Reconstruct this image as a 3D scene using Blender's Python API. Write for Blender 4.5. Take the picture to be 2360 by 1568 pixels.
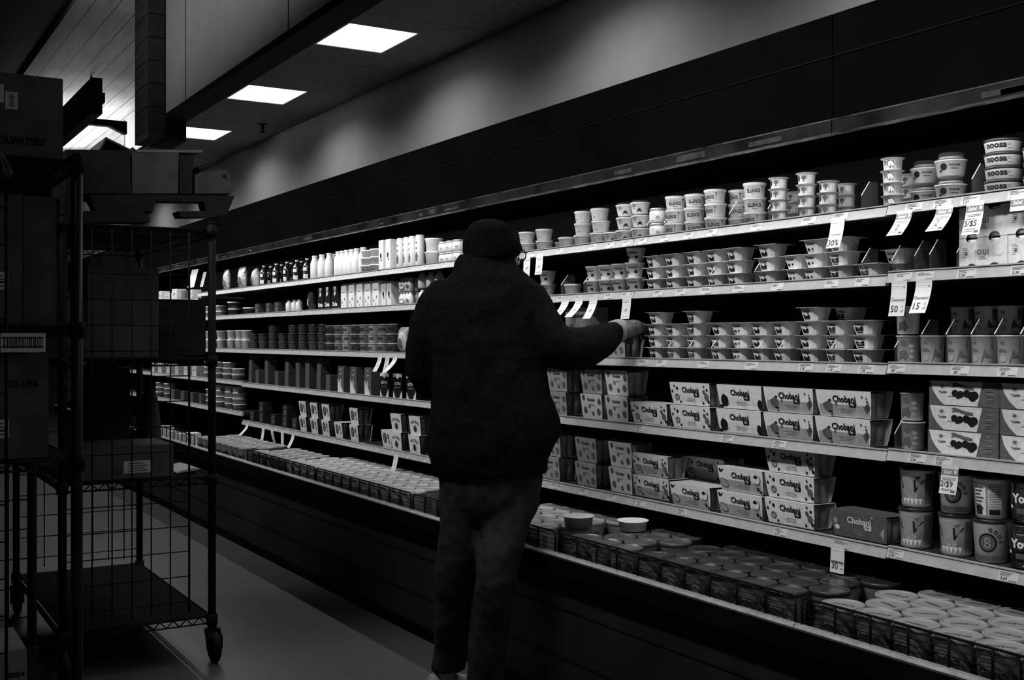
import bpy, bmesh, math, random
from mathutils import Vector, Matrix, noise
random.seed(7)
R = math.radians
C = bpy.context.scene.collection
for o in list(bpy.data.objects):
    bpy.data.objects.remove(o)

# ------------------------------------------------------------------ camera
CAM_H = 1.40
F_PX = 2620.0
YAW = 30.8
cs, sn = math.cos(R(YAW)), math.sin(R(YAW))
cd = bpy.data.cameras.new('camera'); cam = bpy.data.objects.new('camera', cd); C.objects.link(cam)
cam.location = (0, 0, CAM_H); cam.rotation_euler = (R(90), 0, R(-YAW))
cd.sensor_width = 36.0; cd.lens = 36.0*F_PX/2360.0; cd.shift_y = -2.0/2360.0
cd.clip_start = 0.05; cd.clip_end = 100
bpy.context.scene.camera = cam
# ------------------------------------------------------------------ world, exposure
w = bpy.data.worlds.new('world'); bpy.context.scene.world = w; w.use_nodes = True
w.node_tree.nodes['Background'].inputs[0].default_value = (1, 1, 1, 1)
w.node_tree.nodes['Background'].inputs[1].default_value = 0.05
vs = bpy.context.scene.view_settings
vs.view_transform = 'Standard'; vs.look = 'None'; vs.gamma = 1.0; vs.use_curve_mapping = False
vs.exposure = 0.0
bpy.context.scene.cycles.max_bounces = 5
bpy.context.scene.cycles.transparent_max_bounces = 12

def area_light(name, loc, target, sx, sy, power, spread=180, align=None):
    """area light at loc looking at target; its local X is kept along the aisle (world Y)"""
    ld = bpy.data.lights.new(name, 'AREA'); ld.shape = 'RECTANGLE'
    ld.size = sx; ld.size_y = sy; ld.energy = power; ld.spread = R(spread)
    o = bpy.data.objects.new(name, ld); C.objects.link(o)
    z = (Vector(loc)-Vector(target)).normalized()
    x = Vector((0, 1, 0)); x = (x - z*x.dot(z)).normalized(); y = z.cross(x)
    m = Matrix((x, y, z)).transposed().to_4x4(); m.translation = Vector(loc)
    o.matrix_world = m
    return o
# tubes hidden behind the canopy lip of the cases, one per four-foot bay
for k in range(10):
    y0 = -0.153 + 1.213*k
    area_light('canopy_tube_light', (2.475, y0+0.6065, 2.012), (2.66, y0+0.6065, 1.55), 1.17, 0.03, 3.4, 170)
# unseen lights added over the aisle, narrowed onto the shelves and off the cartons
for k in range(6):
    y0 = 0.3 + 2.3*k
    area_light('aisle_fill', (0.25, y0, 3.85), (2.75, y0+0.15, 1.15), 1.6, 0.25, 11.0, 66)
# uplighting at the far end of the hall
area_light('far_cove_light', (2.9, 17.5, 3.95), (3.1, 17.4, 4.6), 4.0, 0.5, 62.0, 170)
area_light('bulkhead_fill', (0.9, 6.5, 3.5), (2.46, 7.0, 4.25), 7.0, 0.4, 13.0, 62)  # unseen light added to brighten the bulkhead, spread narrowed to spare the wall

# ------------------------------------------------------------------ pixel geometry of the place
def ray(px, py):
    """direction of a photo pixel in the room: x towards the cases, y down the aisle, z up"""
    a = px-1180.0
    return a*cs + F_PX*sn, -a*sn + F_PX*cs, 782.0-py
def yat(px, x):                      # how far down the aisle, on the plane x
    dx, dy, dz = ray(px, 782); return x*dy/dx
def onx(px, py, x):
    dx, dy, dz = ray(px, py); t = x/dx; return Vector((x, dy*t, CAM_H+dz*t))
def ony(px, py, y):
    dx, dy, dz = ray(px, py); t = y/dy; return Vector((dx*t, y, CAM_H+dz*t))
def ondepth(px, py, d):
    dx, dy, dz = ray(px, py); t = d/F_PX; return Vector((dx*t, dy*t, CAM_H+dz*t))

# ------------------------------------------------------------------ materials
MATS = {}
def mat(name, v, rough=0.6, metal=0.0, spec=0.5, alpha=1.0, noise_amt=0.0, noise_scale=20.0, bump=0.0, emit=0.0):
    if name in MATS: return MATS[name]
    m = bpy.data.materials.new(name); m.use_nodes = True
    nt = m.node_tree; b = nt.nodes['Principled BSDF']
    b.inputs['Base Color'].default_value = (v, v, v, 1)
    b.inputs['Roughness'].default_value = rough
    b.inputs['Metallic'].default_value = metal
    b.inputs['Specular IOR Level'].default_value = spec
    b.inputs['Alpha'].default_value = alpha
    if emit:
        b.inputs['Emission Color'].default_value = (1, 1, 1, 1)
        b.inputs['Emission Strength'].default_value = emit
    if noise_amt or bump:
        tc = nt.nodes.new('ShaderNodeTexCoord'); n = nt.nodes.new('ShaderNodeTexNoise')
        n.inputs['Scale'].default_value = noise_scale; n.inputs['Detail'].default_value = 4
        nt.links.new(tc.outputs['Object'], n.inputs['Vector'])
        if noise_amt:
            mr = nt.nodes.new('ShaderNodeMapRange')
            mr.inputs['From Min'].default_value = 0.3; mr.inputs['From Max'].default_value = 0.7
            mr.inputs['To Min'].default_value = max(0, v*(1-noise_amt)); mr.inputs['To Max'].default_value = min(1, v*(1+noise_amt))
            nt.links.new(n.outputs['Fac'], mr.inputs['Value'])
            nt.links.new(mr.outputs['Result'], b.inputs['Base Color'])
        if bump:
            bp = nt.nodes.new('ShaderNodeBump'); bp.inputs['Strength'].default_value = bump; bp.inputs['Distance'].default_value = 0.01
            nt.links.new(n.outputs['Fac'], bp.inputs['Height']); nt.links.new(bp.outputs['Normal'], b.inputs['Normal'])
    MATS[name] = m
    return m
black_metal = mat('black enamel', 0.010, 0.6, noise_amt=0.3, noise_scale=6, spec=0.07)
base_black = mat('black case front', 0.016, 0.6, noise_amt=0.3, noise_scale=3, spec=0.15)
inner_black = mat('black case interior', 0.018, 0.8, spec=0.05)
case_black = mat('black case lining', 0.005, 0.8, spec=0.02, noise_amt=0.3, noise_scale=3)
shelf_dark = mat('dark shelf board', 0.035, 0.5, spec=0.3, noise_amt=0.2)
rail_mat = mat('pale price rail', 0.37, 0.5, spec=0.3, noise_amt=0.10, noise_scale=35)
lip_mat = mat('brushed lip metal', 0.42, 0.4, spec=0.5, noise_amt=0.25, noise_scale=30)
white = mat('white packaging', 0.86, 0.45, noise_amt=0.08, noise_scale=60)
offw = mat('off white packaging', 0.76, 0.5, noise_amt=0.12, noise_scale=70)
grey = mat('mid grey packaging', 0.37, 0.5, noise_amt=0.18, noise_scale=60)
dgrey = mat('dark grey packaging', 0.12, 0.5, noise_amt=0.2, noise_scale=60)
ink = mat('black ink', 0.012, 0.6, spec=0.2)
ink2 = mat('faded ink', 0.12, 0.6, spec=0.2)
lidw = mat('white lid plastic', 0.60, 0.35)
lidg = mat('grey lid plastic', 0.27, 0.3, noise_amt=0.15, noise_scale=40)
lidd = mat('dark lid plastic', 0.03, 0.25, noise_amt=0.2, noise_scale=40)
clear = mat('clear plastic', 0.5, 0.12, alpha=0.07)
clearedge = mat('frosted plastic edge', 0.85, 0.3)
foil = mat('crinkled foil', 0.5, 0.25, metal=0.6, noise_amt=0.4, noise_scale=90, bump=0.6)
paper = mat('white paper', 0.72, 0.6, noise_amt=0.03)
paperg = mat('grey printed band', 0.22, 0.6)
card = mat('corrugated cardboard', 0.11, 0.75, noise_amt=0.2, noise_scale=14, spec=0.2)
cardl = mat('pale cardboard lining', 0.22, 0.75, noise_amt=0.12, noise_scale=14, spec=0.2)
cardd = mat('dark cardboard', 0.028, 0.8, noise_amt=0.3, noise_scale=10, spec=0.2)
glassd = mat('dark bottle', 0.02, 0.12, spec=0.6)
bar_mat = mat('black wire', 0.006, 0.5, spec=0.1)
MI = [white, offw, grey, dgrey, ink, ink2, lidw, lidg, lidd, clear, clearedge, foil, paper, paperg, card, cardl, cardd, glassd, rail_mat, lip_mat, black_metal, case_black, shelf_dark, bar_mat]
IDX = {m.name: i for i, m in enumerate(MI)}

# ------------------------------------------------------------------ mesh helpers
_tc = {}
def text_geo(s, bold=0.0, spacing=1.0):
    k = (s, bold, spacing)
    if k not in _tc:
        c = bpy.data.curves.new('t', 'FONT'); c.body = s; c.resolution_u = 2; c.offset = bold; c.space_character = spacing
        o = bpy.data.objects.new('t', c); C.objects.link(o)
        dg = bpy.context.evaluated_depsgraph_get()
        me = bpy.data.meshes.new_from_object(o.evaluated_get(dg))
        v = [(p.co.x, p.co.y) for p in me.vertices]; f = [tuple(p.vertices) for p in me.polygons]
        bpy.data.objects.remove(o); bpy.data.curves.remove(c); bpy.data.meshes.remove(me)
        if v:
            x0 = min(p[0] for p in v); x1 = max(p[0] for p in v); y0 = min(p[1] for p in v); y1 = max(p[1] for p in v)
            v = [(p[0]-(x0+x1)/2, p[1]-(y0+y1)/2) for p in v]
            _tc[k] = (v, f, x1-x0, y1-y0)
        else:
            _tc[k] = ([], [], 1, 1)
    return _tc[k]

class MB:
    def __init__(s): s.v = []; s.f = []; s.m = []; s.sm = []
    def add(s, vs, fs, m, smooth=False):
        b = len(s.v); s.v += [tuple(p) for p in vs]
        for f in fs: s.f.append(tuple(i+b for i in f)); s.m.append(m); s.sm.append(smooth)
        return s
    def box(s, lo, hi, m):
        x0, y0, z0 = lo; x1, y1, z1 = hi
        return s.add([(x0,y0,z0),(x1,y0,z0),(x1,y1,z0),(x0,y1,z0),(x0,y0,z1),(x1,y0,z1),(x1,y1,z1),(x0,y1,z1)],
              [(0,3,2,1),(4,5,6,7),(0,1,5,4),(1,2,6,5),(2,3,7,6),(3,0,4,7)], m)
    def lathe(s, prof, m, n=20, cx=0, cy=0, cap0=True, cap1=True):
        vs = []; fs = []
        for r, z in prof:
            for k in range(n):
                a = 2*math.pi*k/n; vs.append((cx+r*math.cos(a), cy+r*math.sin(a), z))
        for i in range(len(prof)-1):
            for k in range(n):
                a = i*n+k; b = i*n+(k+1) % n; fs.append((a, b, b+n, a+n))
        s.add(vs, fs, m, True)
        b = len(s.v)-len(vs)
        if cap0: s.f.append(tuple(b+n-1-k for k in range(n))); s.m.append(m); s.sm.append(False)
        if cap1:
            e = b+(len(prof)-1)*n; s.f.append(tuple(e+k for k in range(n))); s.m.append(m); s.sm.append(False)
        return s
    def loft(s, rings, m, smooth=True, caps=True):
        n = len(rings[0]); vs = [p for r in rings for p in r]; fs = []
        for i in range(len(rings)-1):
            for k in range(n):
                a = i*n+k; b = i*n+(k+1) % n; fs.append((a, b, b+n, a+n))
        if caps:
            fs.append(tuple(range(n-1, -1, -1))); fs.append(tuple((len(rings)-1)*n+k for k in range(n)))
        return s.add(vs, fs, m, smooth)
    def prism(s, poly, axis, a, b, m):
        """poly in the two other axes, extruded along axis from a to b"""
        def P(u, v, t): return (t, u, v) if axis == 'x' else ((u, t, v) if axis == 'y' else (u, v, t))
        n = len(poly)
        vs = [P(u, v, a) for u, v in poly]+[P(u, v, b) for u, v in poly]
        fs = [tuple(range(n)), tuple(range(2*n-1, n-1, -1))]+[(k, k+n, (k+1) % n+n, (k+1) % n) for k in range(n)]
        return s.add(vs, fs, m)
    def rod(s, p, q, r, m, n=6):
        p = Vector(p); q = Vector(q); d = (q-p).normalized()
        u = d.orthogonal().normalized(); w_ = d.cross(u)
        rings = [[tuple(c+u*(r*math.cos(2*math.pi*k/n))+w_*(r*math.sin(2*math.pi*k/n))) for k in range(n)] for c in (p, q)]
        return s.loft(rings, m, True)
    # ---- print on a surface: fn maps (u,v) to a point
    def text(s, string, fn, u, v, h, m, wmax=None, bold=0.02, rot=0, shear=0, sx=1.0):
        tv, tf, tw, th = text_geo(string, bold)
        k = h/th; kx = k*sx
        if wmax and tw*kx > wmax: kx = wmax/tw
        c, sn_ = math.cos(rot), math.sin(rot)
        pts = []
        for a, b in tv:
            a = a*kx+shear*b*k; b = b*k
            pts.append(fn(u+a*c-b*sn_, v+a*sn_+b*c))
        return s.add(pts, tf, m)
    def shape(s, pts, fn, m):
        """fan polygon printed on a surface"""
        cu = sum(p[0] for p in pts)/len(pts); cv = sum(p[1] for p in pts)/len(pts)
        n = len(pts)
        return s.add([fn(*p) for p in pts]+[fn(cu, cv)], [(k, (k+1) % n, n) for k in range(n)], m)
    def ell(s, u, v, a, b, fn, m, n=14, rot=0):
        c, sn_ = math.cos(rot), math.sin(rot)
        return s.shape([(u+a*math.cos(2*math.pi*k/n)*c-b*math.sin(2*math.pi*k/n)*sn_, v+a*math.cos(2*math.pi*k/n)*sn_+b*math.sin(2*math.pi*k/n)*c) for k in range(n)], fn, m)
    def grid(s, u0, v0, u1, v1, fn, m, nu=1, nv=1):
        vs = [fn(u0+(u1-u0)*i/nu, v0+(v1-v0)*j/nv) for j in range(nv+1) for i in range(nu+1)]
        fs = [(j*(nu+1)+i, j*(nu+1)+i+1, (j+1)*(nu+1)+i+1, (j+1)*(nu+1)+i) for j in range(nv) for i in range(nu)]
        return s.add(vs, fs, m)
    def mesh(s, name):
        me = bpy.data.meshes.new(name)
        used = sorted({m.name for m in s.m}); mm = {n: i for i, n in enumerate(used)}
        for n in used: me.materials.append(bpy.data.materials[n])
        me.from_pydata(s.v, [], s.f)
        me.polygons.foreach_set('material_index', [mm[m.name] for m in s.m])
        me.polygons.foreach_set('use_smooth', s.sm)
        me.update()
        return me
    def build(s, name, parent=None, label=None):
        o = bpy.data.objects.new(name, s.mesh(name)); C.objects.link(o)
        if parent: o.parent = parent
        if label: o['label'] = label
        return o
def tag(o, label, cat, group=None):
    o['label'] = label; o['category'] = cat
    if group: o['group'] = group
    return o
def struct(o): o['kind'] = 'structure'; return o
def empty(name, loc, rz=0):
    o = bpy.data.objects.new(name, None); C.objects.link(o); o.location = loc; o.rotation_euler = (0, 0, rz); o.empty_display_size = 0.05
    return o
def flat(x, e=0.0007):
    return lambda u, v: (x-e, -u, v)
def cone(r0, r1, h, e=0.0007, z0=0):
    def fn(u, v):
        t = min(1, max(0, (v-z0)/h)); r = r0+(r1-r0)*t+e; a = u/((r0+r1)/2)
        return (-r*math.cos(a), -r*math.sin(a), v)
    return fn
ORD = ['first', 'second', 'third', 'fourth', 'fifth', 'sixth', 'seventh', 'eighth', 'ninth', 'tenth', 'eleventh', 'twelfth', 'thirteenth', 'fourteenth', 'fifteenth', 'sixteenth', 'seventeenth', 'eighteenth', 'nineteenth', 'twentieth', 'twenty-first', 'twenty-second', 'twenty-third', 'twenty-fourth', 'twenty-fifth', 'twenty-sixth', 'twenty-seventh', 'twenty-eighth', 'twenty-ninth', 'thirtieth', 'thirty-first', 'thirty-second']
def ordl(i, n):
    """ordinal of i in n, counted from the person's side"""
    return ORD[i] if i < len(ORD) else 'number %d' % (i+1)


def bw(mb, name, root, label=None, parent=None):
    """link a mesh written in room coordinates under a thing whose Empty stands at root.location"""
    L = root.location
    mb.v = [(p[0]-L[0], p[1]-L[1], p[2]-L[2]) for p in mb.v]
    return mb.build(name, parent or root, label)

# ================================================================== the room
def tilemat(name, v, sx, sy, line, rough=0.8, noise_amt=0.1, gap=0.012, axis='xy'):
    m = bpy.data.materials.new(name); m.use_nodes = True; nt = m.node_tree; b = nt.nodes['Principled BSDF']
    b.inputs['Roughness'].default_value = rough; b.inputs['Specular IOR Level'].default_value = 0.2
    tc = nt.nodes.new('ShaderNodeTexCoord'); sp = nt.nodes.new('ShaderNodeSeparateXYZ')
    nt.links.new(tc.outputs['Object'], sp.inputs[0])
    def edge(out, size):
        d = nt.nodes.new('ShaderNodeMath'); d.operation = 'DIVIDE'; d.inputs[1].default_value = size; nt.links.new(out, d.inputs[0])
        f = nt.nodes.new('ShaderNodeMath'); f.operation = 'FRACT'; nt.links.new(d.outputs[0], f.inputs[0])
        c = nt.nodes.new('ShaderNodeMath'); c.operation = 'LESS_THAN'; c.inputs[1].default_value = gap/size; nt.links.new(f.outputs[0], c.inputs[0])
        return c.outputs[0]
    outs = []
    for ax, size in zip(axis, (sx, sy)):
        if size: outs.append(edge(sp.outputs['XYZ'.index(ax.upper())], size))
    o = outs[0]
    if len(outs) > 1:
        mx = nt.nodes.new('ShaderNodeMath'); mx.operation = 'MAXIMUM'; nt.links.new(outs[0], mx.inputs[0]); nt.links.new(outs[1], mx.inputs[1]); o = mx.outputs[0]
    n = nt.nodes.new('ShaderNodeTexNoise'); n.inputs['Scale'].default_value = 3.0; n.inputs['Detail'].default_value = 6
    mp = nt.nodes.new('ShaderNodeMapping'); mp.inputs['Scale'].default_value = (6, 0.6, 6) if noise_amt > 0.2 else (8, 8, 8)
    nt.links.new(tc.outputs['Object'], mp.inputs[0]); nt.links.new(mp.outputs[0], n.inputs['Vector'])
    mr = nt.nodes.new('ShaderNodeMapRange'); mr.inputs['From Min'].default_value = .3; mr.inputs['From Max'].default_value = .7
    mr.inputs['To Min'].default_value = v*(1-noise_amt); mr.inputs['To Max'].default_value = v*(1+noise_amt)
    nt.links.new(n.outputs['Fac'], mr.inputs['Value'])
    mix = nt.nodes.new('ShaderNodeMix'); mix.data_type = 'FLOAT'
    nt.links.new(o, mix.inputs[0]); nt.links.new(mr.outputs['Result'], mix.inputs[2]); mix.inputs[3].default_value = line
    nt.links.new(mix.outputs[0], b.inputs['Base Color'])
    return m
floor_mat = tilemat('speckled vinyl floor', 0.10, 0.61, 0.61, 0.075, 0.34, 0.12, 0.004)
floor_mat.node_tree.nodes['Principled BSDF'].inputs['Specular IOR Level'].default_value = 0.45
ceil_mat = tilemat('acoustic ceiling tile', 0.33, 0.0, 0.61, 0.16, 0.85, 0.15, 0.012)
plank_mat = tilemat('pale boarding', 0.42, 0.205, 0.0, 0.06, 0.7, 0.25, 0.010)
plankv_mat = tilemat('pale wall boarding', 0.30, 0.205, 0.0, 0.08, 0.7, 0.25, 0.008, axis='z')
pil_mat = tilemat('dark horizontal boarding', 0.045, 0.20, 0.0, 0.01, 0.7, 0.25, 0.012, axis='z')
plaster = mat('painted plaster', 0.42, 0.8, noise_amt=0.05, noise_scale=5, spec=0.2)
plaster2 = mat('painted bulkhead', 0.34, 0.8, noise_amt=0.06, noise_scale=5, spec=0.2)
trim_black = mat('black trim', 0.012, 0.7, spec=0.15)
wall_dark = mat('dark wall paint', 0.05, 0.8, spec=0.2)

struct(MB().box((-7, -3, -0.05), (3.6, 24, 0), floor_mat).build('floor'))
struct(MB().box((3.53, -3, 0), (3.65, 24, 4.6), plaster).build('wall_right'))
# boarding on the wall above the soffit line, past the end of the soffit
struct(MB().box((3.515, 16.6, 3.25), (3.53, 24, 4.5), plankv_mat).build('wall_boarding'))
struct(MB().box((-7, 23.9, 0), (3.6, 24.0, 4.6), wall_dark).build('wall_far'))
struct(MB().box((-7.1, -3, 0), (-7, 24, 4.6), wall_dark).build('wall_left'))
struct(MB().box((1.90, 10.55, 4.5), (3.6, 24, 4.6), plank_mat).build('ceiling_boarded'))
struct(MB().box((-7, -3, 4.55), (1.90, 24, 4.65), wall_dark).build('ceiling_dark'))
struct(MB().box((1.90, -3, 4.75), (2.62, 10.55, 4.85), wall_dark).build('ceiling_aisle'))
# soffit over the cases: bulkhead face, black edge beam, low tiled ceiling
SOF = 3.30
mb = MB()
LY = [6.65+1.93*k for k in range(-4, 5)]
X0, X1 = 2.645, 3.53
ys = [-3]
for y in LY: ys += [y-0.29, y+0.29]
ys.append(16.6)
for i in range(0, len(ys), 2):
    mb.box((X0, ys[i], SOF), (X1, ys[i+1], SOF+0.03), ceil_mat)
for y in LY:
    mb.box((X0, y-0.29, SOF), (2.65, y+0.29, SOF+0.03), ceil_mat)
    mb.box((3.13, y-0.29, SOF), (X1, y+0.29, SOF+0.03), ceil_mat)
struct(mb.build('ceiling_soffit'))
struct(MB().box((2.47, -3, SOF+0.03), (2.62, 10.05, 4.75), plaster2).build('wall_bulkhead'))
struct(MB().box((2.458, -3, SOF-0.0), (2.645, 10.2, SOF+0.05), trim_black).build('trim_1'))
# seam lines of the bulkhead boards
mb = MB()
for y in (9.35, 6.9, 4.5, 2.0): mb.box((2.466, y, SOF+0.05), (2.4705, y+0.008, 4.74), trim_black)
struct(mb.build('trim_2'))
# boarded pilaster and boxed end of the soffit
struct(MB().box((2.318, 10.0, 1.4+1.74), (2.458, 10.5, 4.52), pil_mat).build('pillar_boarded'))
struct(MB().box((2.458, 10.0, 1.4+1.73), (2.645, 10.5, SOF), trim_black).build('trim_3'))
# recessed light panels in the soffit
em = mat('lit prismatic diffuser', 0.8, 0.5, emit=1.5)
nt = em.node_tree; tcn = nt.nodes.new('ShaderNodeTexCoord'); nz = nt.nodes.new('ShaderNodeTexNoise'); nz.inputs['Scale'].default_value = 5
frame_m = mat('white light frame', 0.5, 0.5)
side = {0: 'nearest'}
names = ['above the near end of the cases', 'above the near cases', 'third from the near end', 'above the person', 'largest one in view, beside the black beam', 'second largest in view', 'partly behind the boxed soffit end', 'beyond the soffit box', 'at the far end of the soffit']
for i, y in enumerate(LY):
    t = empty('ceiling_light', (2.89, y, SOF)); tag(t, 'square recessed ceiling light, ' + names[i], 'ceiling light', 'recessed lights in the soffit')
    mb = MB()
    x0, x1, y0, y1 = -0.24, 0.24, -0.29, 0.29
    mb.box((x0, y0, 0.0), (x1, y0+0.012, 0.06), frame_m).box((x0, y1-0.012, 0), (x1, y1, 0.06), frame_m)
    mb.box((x0, y0+0.012, 0), (x0+0.012, y1-0.012, 0.06), frame_m).box((x1-0.012, y0+0.012, 0), (x1, y1-0.012, 0.06), frame_m)
    mb.build('frame', t)
    mb = MB()
    for a in (0, 1):
        for b in (0, 1):
            mb.box((x0+0.012+a*0.229, y0+0.012+b*0.284, 0.004), (x0+0.239+a*0.229, y0+0.294+b*0.284-0.012, 0.02), em)
    mb.build('diffuser', t)
    area_light('soffit_lamp', (2.89, y, SOF-0.002), (2.89, y, 0), 0.54, 0.46, 6.0, 146)
# sprinkler under the soffit ceiling
sp_ = onx(622, 300, 3.1)
t = empty('sprinkler', (3.25, 9.75, SOF)); tag(t, 'small dark sprinkler head hanging from the low ceiling', 'sprinkler')
MB().lathe([(0.045, -0.004), (0.045, 0.0)], black_metal, 16).build('escutcheon', t)
MB().rod((0, 0, -0.004), (0, 0, -0.07), 0.012, black_metal).box((-0.03, -0.006, -0.078), (0.03, 0.006, -0.07), black_metal).build('nozzle', t)
# dark hanging girders in the boarded bay
g = MB().box((2.225, 12.0, 3.68), (2.33, 19.0, 4.04), black_metal)
g.box((2.33, 12.02, 3.80), (2.36, 12.2, 3.90), black_metal)
g.rod((2.28, 18.9, 4.04), (2.28, 18.9, 4.499), 0.015, black_metal)
g = g.build('girder'); tag(g, 'long black box beam hanging under the pale boarded ceiling', 'beam')
g = MB().box((2.34, 14.0, 3.925), (3.0, 14.1, 3.998), black_metal).prism([(2.80, 3.925), (3.0, 3.925), (3.0, 3.85), (2.97, 3.85)], 'y', 14.0, 14.1, black_metal)
g.rod((2.6, 14.05, 3.998), (2.6, 14.05, 4.499), 0.012, black_metal)
g = g.build('bracket'); tag(g, 'short black cross bar with a drooping end, below the bright boards', 'bracket')

# ================================================================== refrigerated cases
RA, RB, RC, RD, RE = 1.790, 1.589, 1.331, 1.080, 0.7976      # top of the price rails
XR = 2.62
BAY = 1.213
def price_bits(mb, y0, y1, z, cards, rng):
    """small shelf labels with print on one price rail"""
    zc = z-0.019
    fn = lambda u, v: (2.6135+(v-(z-0.034))*0.38-0.0008, -u, v)
    for (py, wd, txt, m) in cards:
        if not (y0+wd/2 < py < y1-wd/2): continue
        mb.grid(-py-wd/2, z-0.032, -py+wd/2, z-0.007, fn, m)
        fn2 = lambda u, v: (2.6135+(v-(z-0.034))*0.38-0.0014, -u, v)
        for j in range(3):
            mb.grid(-py-wd*0.42, z-0.0115-j*0.0035, -py+wd*(rng.uniform(-.1, .4)), z-0.0100-j*0.0035, fn2, ink2)
        if txt: mb.text(txt, fn2, -py-wd*0.2, z-0.0255, 0.0085, ink, bold=0.015)
        mb.grid(-py+wd*0.05, z-0.030, -py+wd*0.45, z-0.0285, fn2, ink)
label_m = mat('price label', 0.50, 0.5)
def shelf(root, y0, y1, z, depth=0.57, cards=(), rng=None):
    mb = MB().box((2.632, y0+0.003, z-0.030), (2.632+depth, y1-0.003, z-0.006), shelf_dark)
    for yb in (y0+0.01, y1-0.025): mb.prism([(3.0, z-0.03), (3.19, z-0.03), (3.19, z-0.10)], 'y', yb, yb+0.012, shelf_dark)
    o = bw(mb, 'shelf', root)
    r = MB()
    a, b = y0+0.002, y1-0.002
    # profile: tilted face, small bead on top
    r.prism([(2.6135, z-0.034), (2.6249, z-0.004), (2.632, z-0.004), (2.632, z-0.034)], 'y', a, b, rail_mat)
    r.prism([(2.6215, z-0.0035), (2.6215, z), (2.632, z), (2.632, z-0.0035)], 'y', a, b, rail_mat)
    price_bits(r, y0, y1, z, cards, rng or random.Random(int(z*1000+y0*10)))
    r = bw(r, 'price_rail', root, parent=o)
    return o
unit_names = ['black open dairy case nearest the camera, right of the second shelf seam', 'black open dairy case in the middle, behind the person',
              'black open dairy case left of the person', 'black open dairy case farthest away, behind the wire cart']
def unit(i, ya, yb, shelves):
    root = empty('refrigerated_display_case', (2.8, (ya+yb)/2, 0)); tag(root, unit_names[i], 'display case', 'open refrigerated dairy cases')
    A, B = ya+0.002, yb-0.002
    bw(MB().box((2.36, A, 0), (3.3, B, 0.085), base_black), 'kick_plate', root)
    mb = MB().box((2.313, A, 0.085), (3.3, B, 0.54), base_black)
    for zz in (0.22, 0.40): mb.box((2.309, A, zz), (2.313, B, zz+0.006), black_metal)
    bw(mb, 'base', root)
    bw(MB().prism([(2.252, 0.606), (2.248, 0.613), (2.252, 0.6205), (2.272, 0.6212), (2.272, 0.612), (2.2525, 0.612)], 'y', A, B, lip_mat), 'bumper_rail', root)
    bw(MB().box((2.262, A, 0.545), (3.2, B, 0.56), case_black).box((2.254, A, 0.545), (2.262, B, 0.612), case_black), 'deck', root)
    bw(MB().box((3.2, A, 0.54), (3.3, B, 2.05), inner_black), 'back_panel', root)
    mb = MB().prism([(2.40, 2.014), (2.40, 2.31), (3.3, 2.31), (3.3, 2.05), (2.62, 2.05), (2.60, 2.03), (2.42, 2.03), (2.42, 2.014)], 'y', A, B, case_black)
    mb.box((2.397, A, 2.19), (2.40, B, 2.194), black_metal)
    bw(mb, 'canopy', root)
    strip = mat('worn canopy strip', 0.028, 0.35, noise_amt=0.85, noise_scale=5, spec=0.6)
    mb = MB().prism([(2.395, 1.976), (2.395, 2.014), (2.40, 2.014), (2.405, 1.976)], 'y', A, B, strip)
    mb.prism([(2.394, 1.972), (2.394, 1.977), (2.41, 1.977), (2.41, 1.972)], 'y', A, B, mat('canopy edge', 0.11, 0.3, noise_amt=0.8, noise_scale=9))
    mb.prism([(2.394, 2.012), (2.394, 2.016), (2.40, 2.016), (2.40, 2.012)], 'y', A, B, mat('canopy edge', 0.11, 0.3))
    rng = random.Random(i)
    for k in range(7):
        y = rng.uniform(A+.1, B-.3); l = rng.uniform(.04, .16)
        mb.box((2.3935, y, 1.984), (2.396, y+l, rng.uniform(1.992, 2.008)), mat('strip sticker', 0.09, 0.4, noise_amt=0.5, noise_scale=25))
    bw(mb, 'canopy_strip', root)
    if i in (0, 3):                                         # end panels close the row
        y = A if i == 0 else B-0.03
        bw(MB().prism([(2.33, 0.0), (2.33, 0.56), (2.62, 0.9), (2.62, 1.7), (2.41, 1.97), (2.41, 2.3), (3.3, 2.3), (3.3, 0)], 'y', y-(0.03 if i == 0 else -0.03), y, case_black), 'end_panel', root)
    for (a, b, z, cards) in shelves: shelf(root, a, b, z, cards=cards)
    return root
def P_(pxs, txt=None, wd=0.06, m=None):
    return [(yat(p, 2.615), wd, (txt[i] if txt else None), m or label_m) for i, p in enumerate(pxs)]
cA = P_((2105, 2170, 2235, 2345), ('1.99', '2.49', '1.99', '1.99')) + P_((1862, 1935), (None, '1.69')) + P_((1365, 1405, 1443, 1480, 1530, 1585, 1640, 1742), wd=0.05)
cB = P_((2080, 2130, 2225, 2350), (None, None, '5.39', '5.39')) + P_((1515, 1567, 1625, 1700, 1790, 1915, 1985), wd=0.055) + P_((1330, 1400, 1440), wd=0.05)
cC = P_((2065, 2210, 2320), ('.89', '.89', '.89')) + P_((1480, 1522, 1620, 1730, 1855, 1920, 1995), (None, None, None, None, '1.79', '1.79', '1.79'))
cD = P_((2060, 2112, 2172), ('2.99', '3.99', '5.29')) + P_((1472, 1675, 1795), ('6.19', '6.19', '6.19'))
cE = P_((2062, 2322), ('3.99', '3.69')) + P_((1938,), wd=0.07, m=grey) + P_((1275, 1343, 1408, 1475, 1570, 1797), (None, None, None, '6.19', '6.19', '6.19'))
far = [(y, 0.04, None, label_m) for y in [4.0+0.21*k for k in range(28)]]
rows = ((RA, cA, 0.003), (RB, cB, 0.008), (RC, cC, 0.004), (RD, cD, 0.004), (RE, cE, 0.005))
Y0 = 2.273-2*BAY
def bays(a, b, rws, up=False):
    out = []
    n = round((b-a)/BAY)
    for k in range(n):
        for z, c, dz in rws: out.append((a+k*BAY, a+(k+1)*BAY, z+(dz if up else 0), list(c)+far))
    return out
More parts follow.
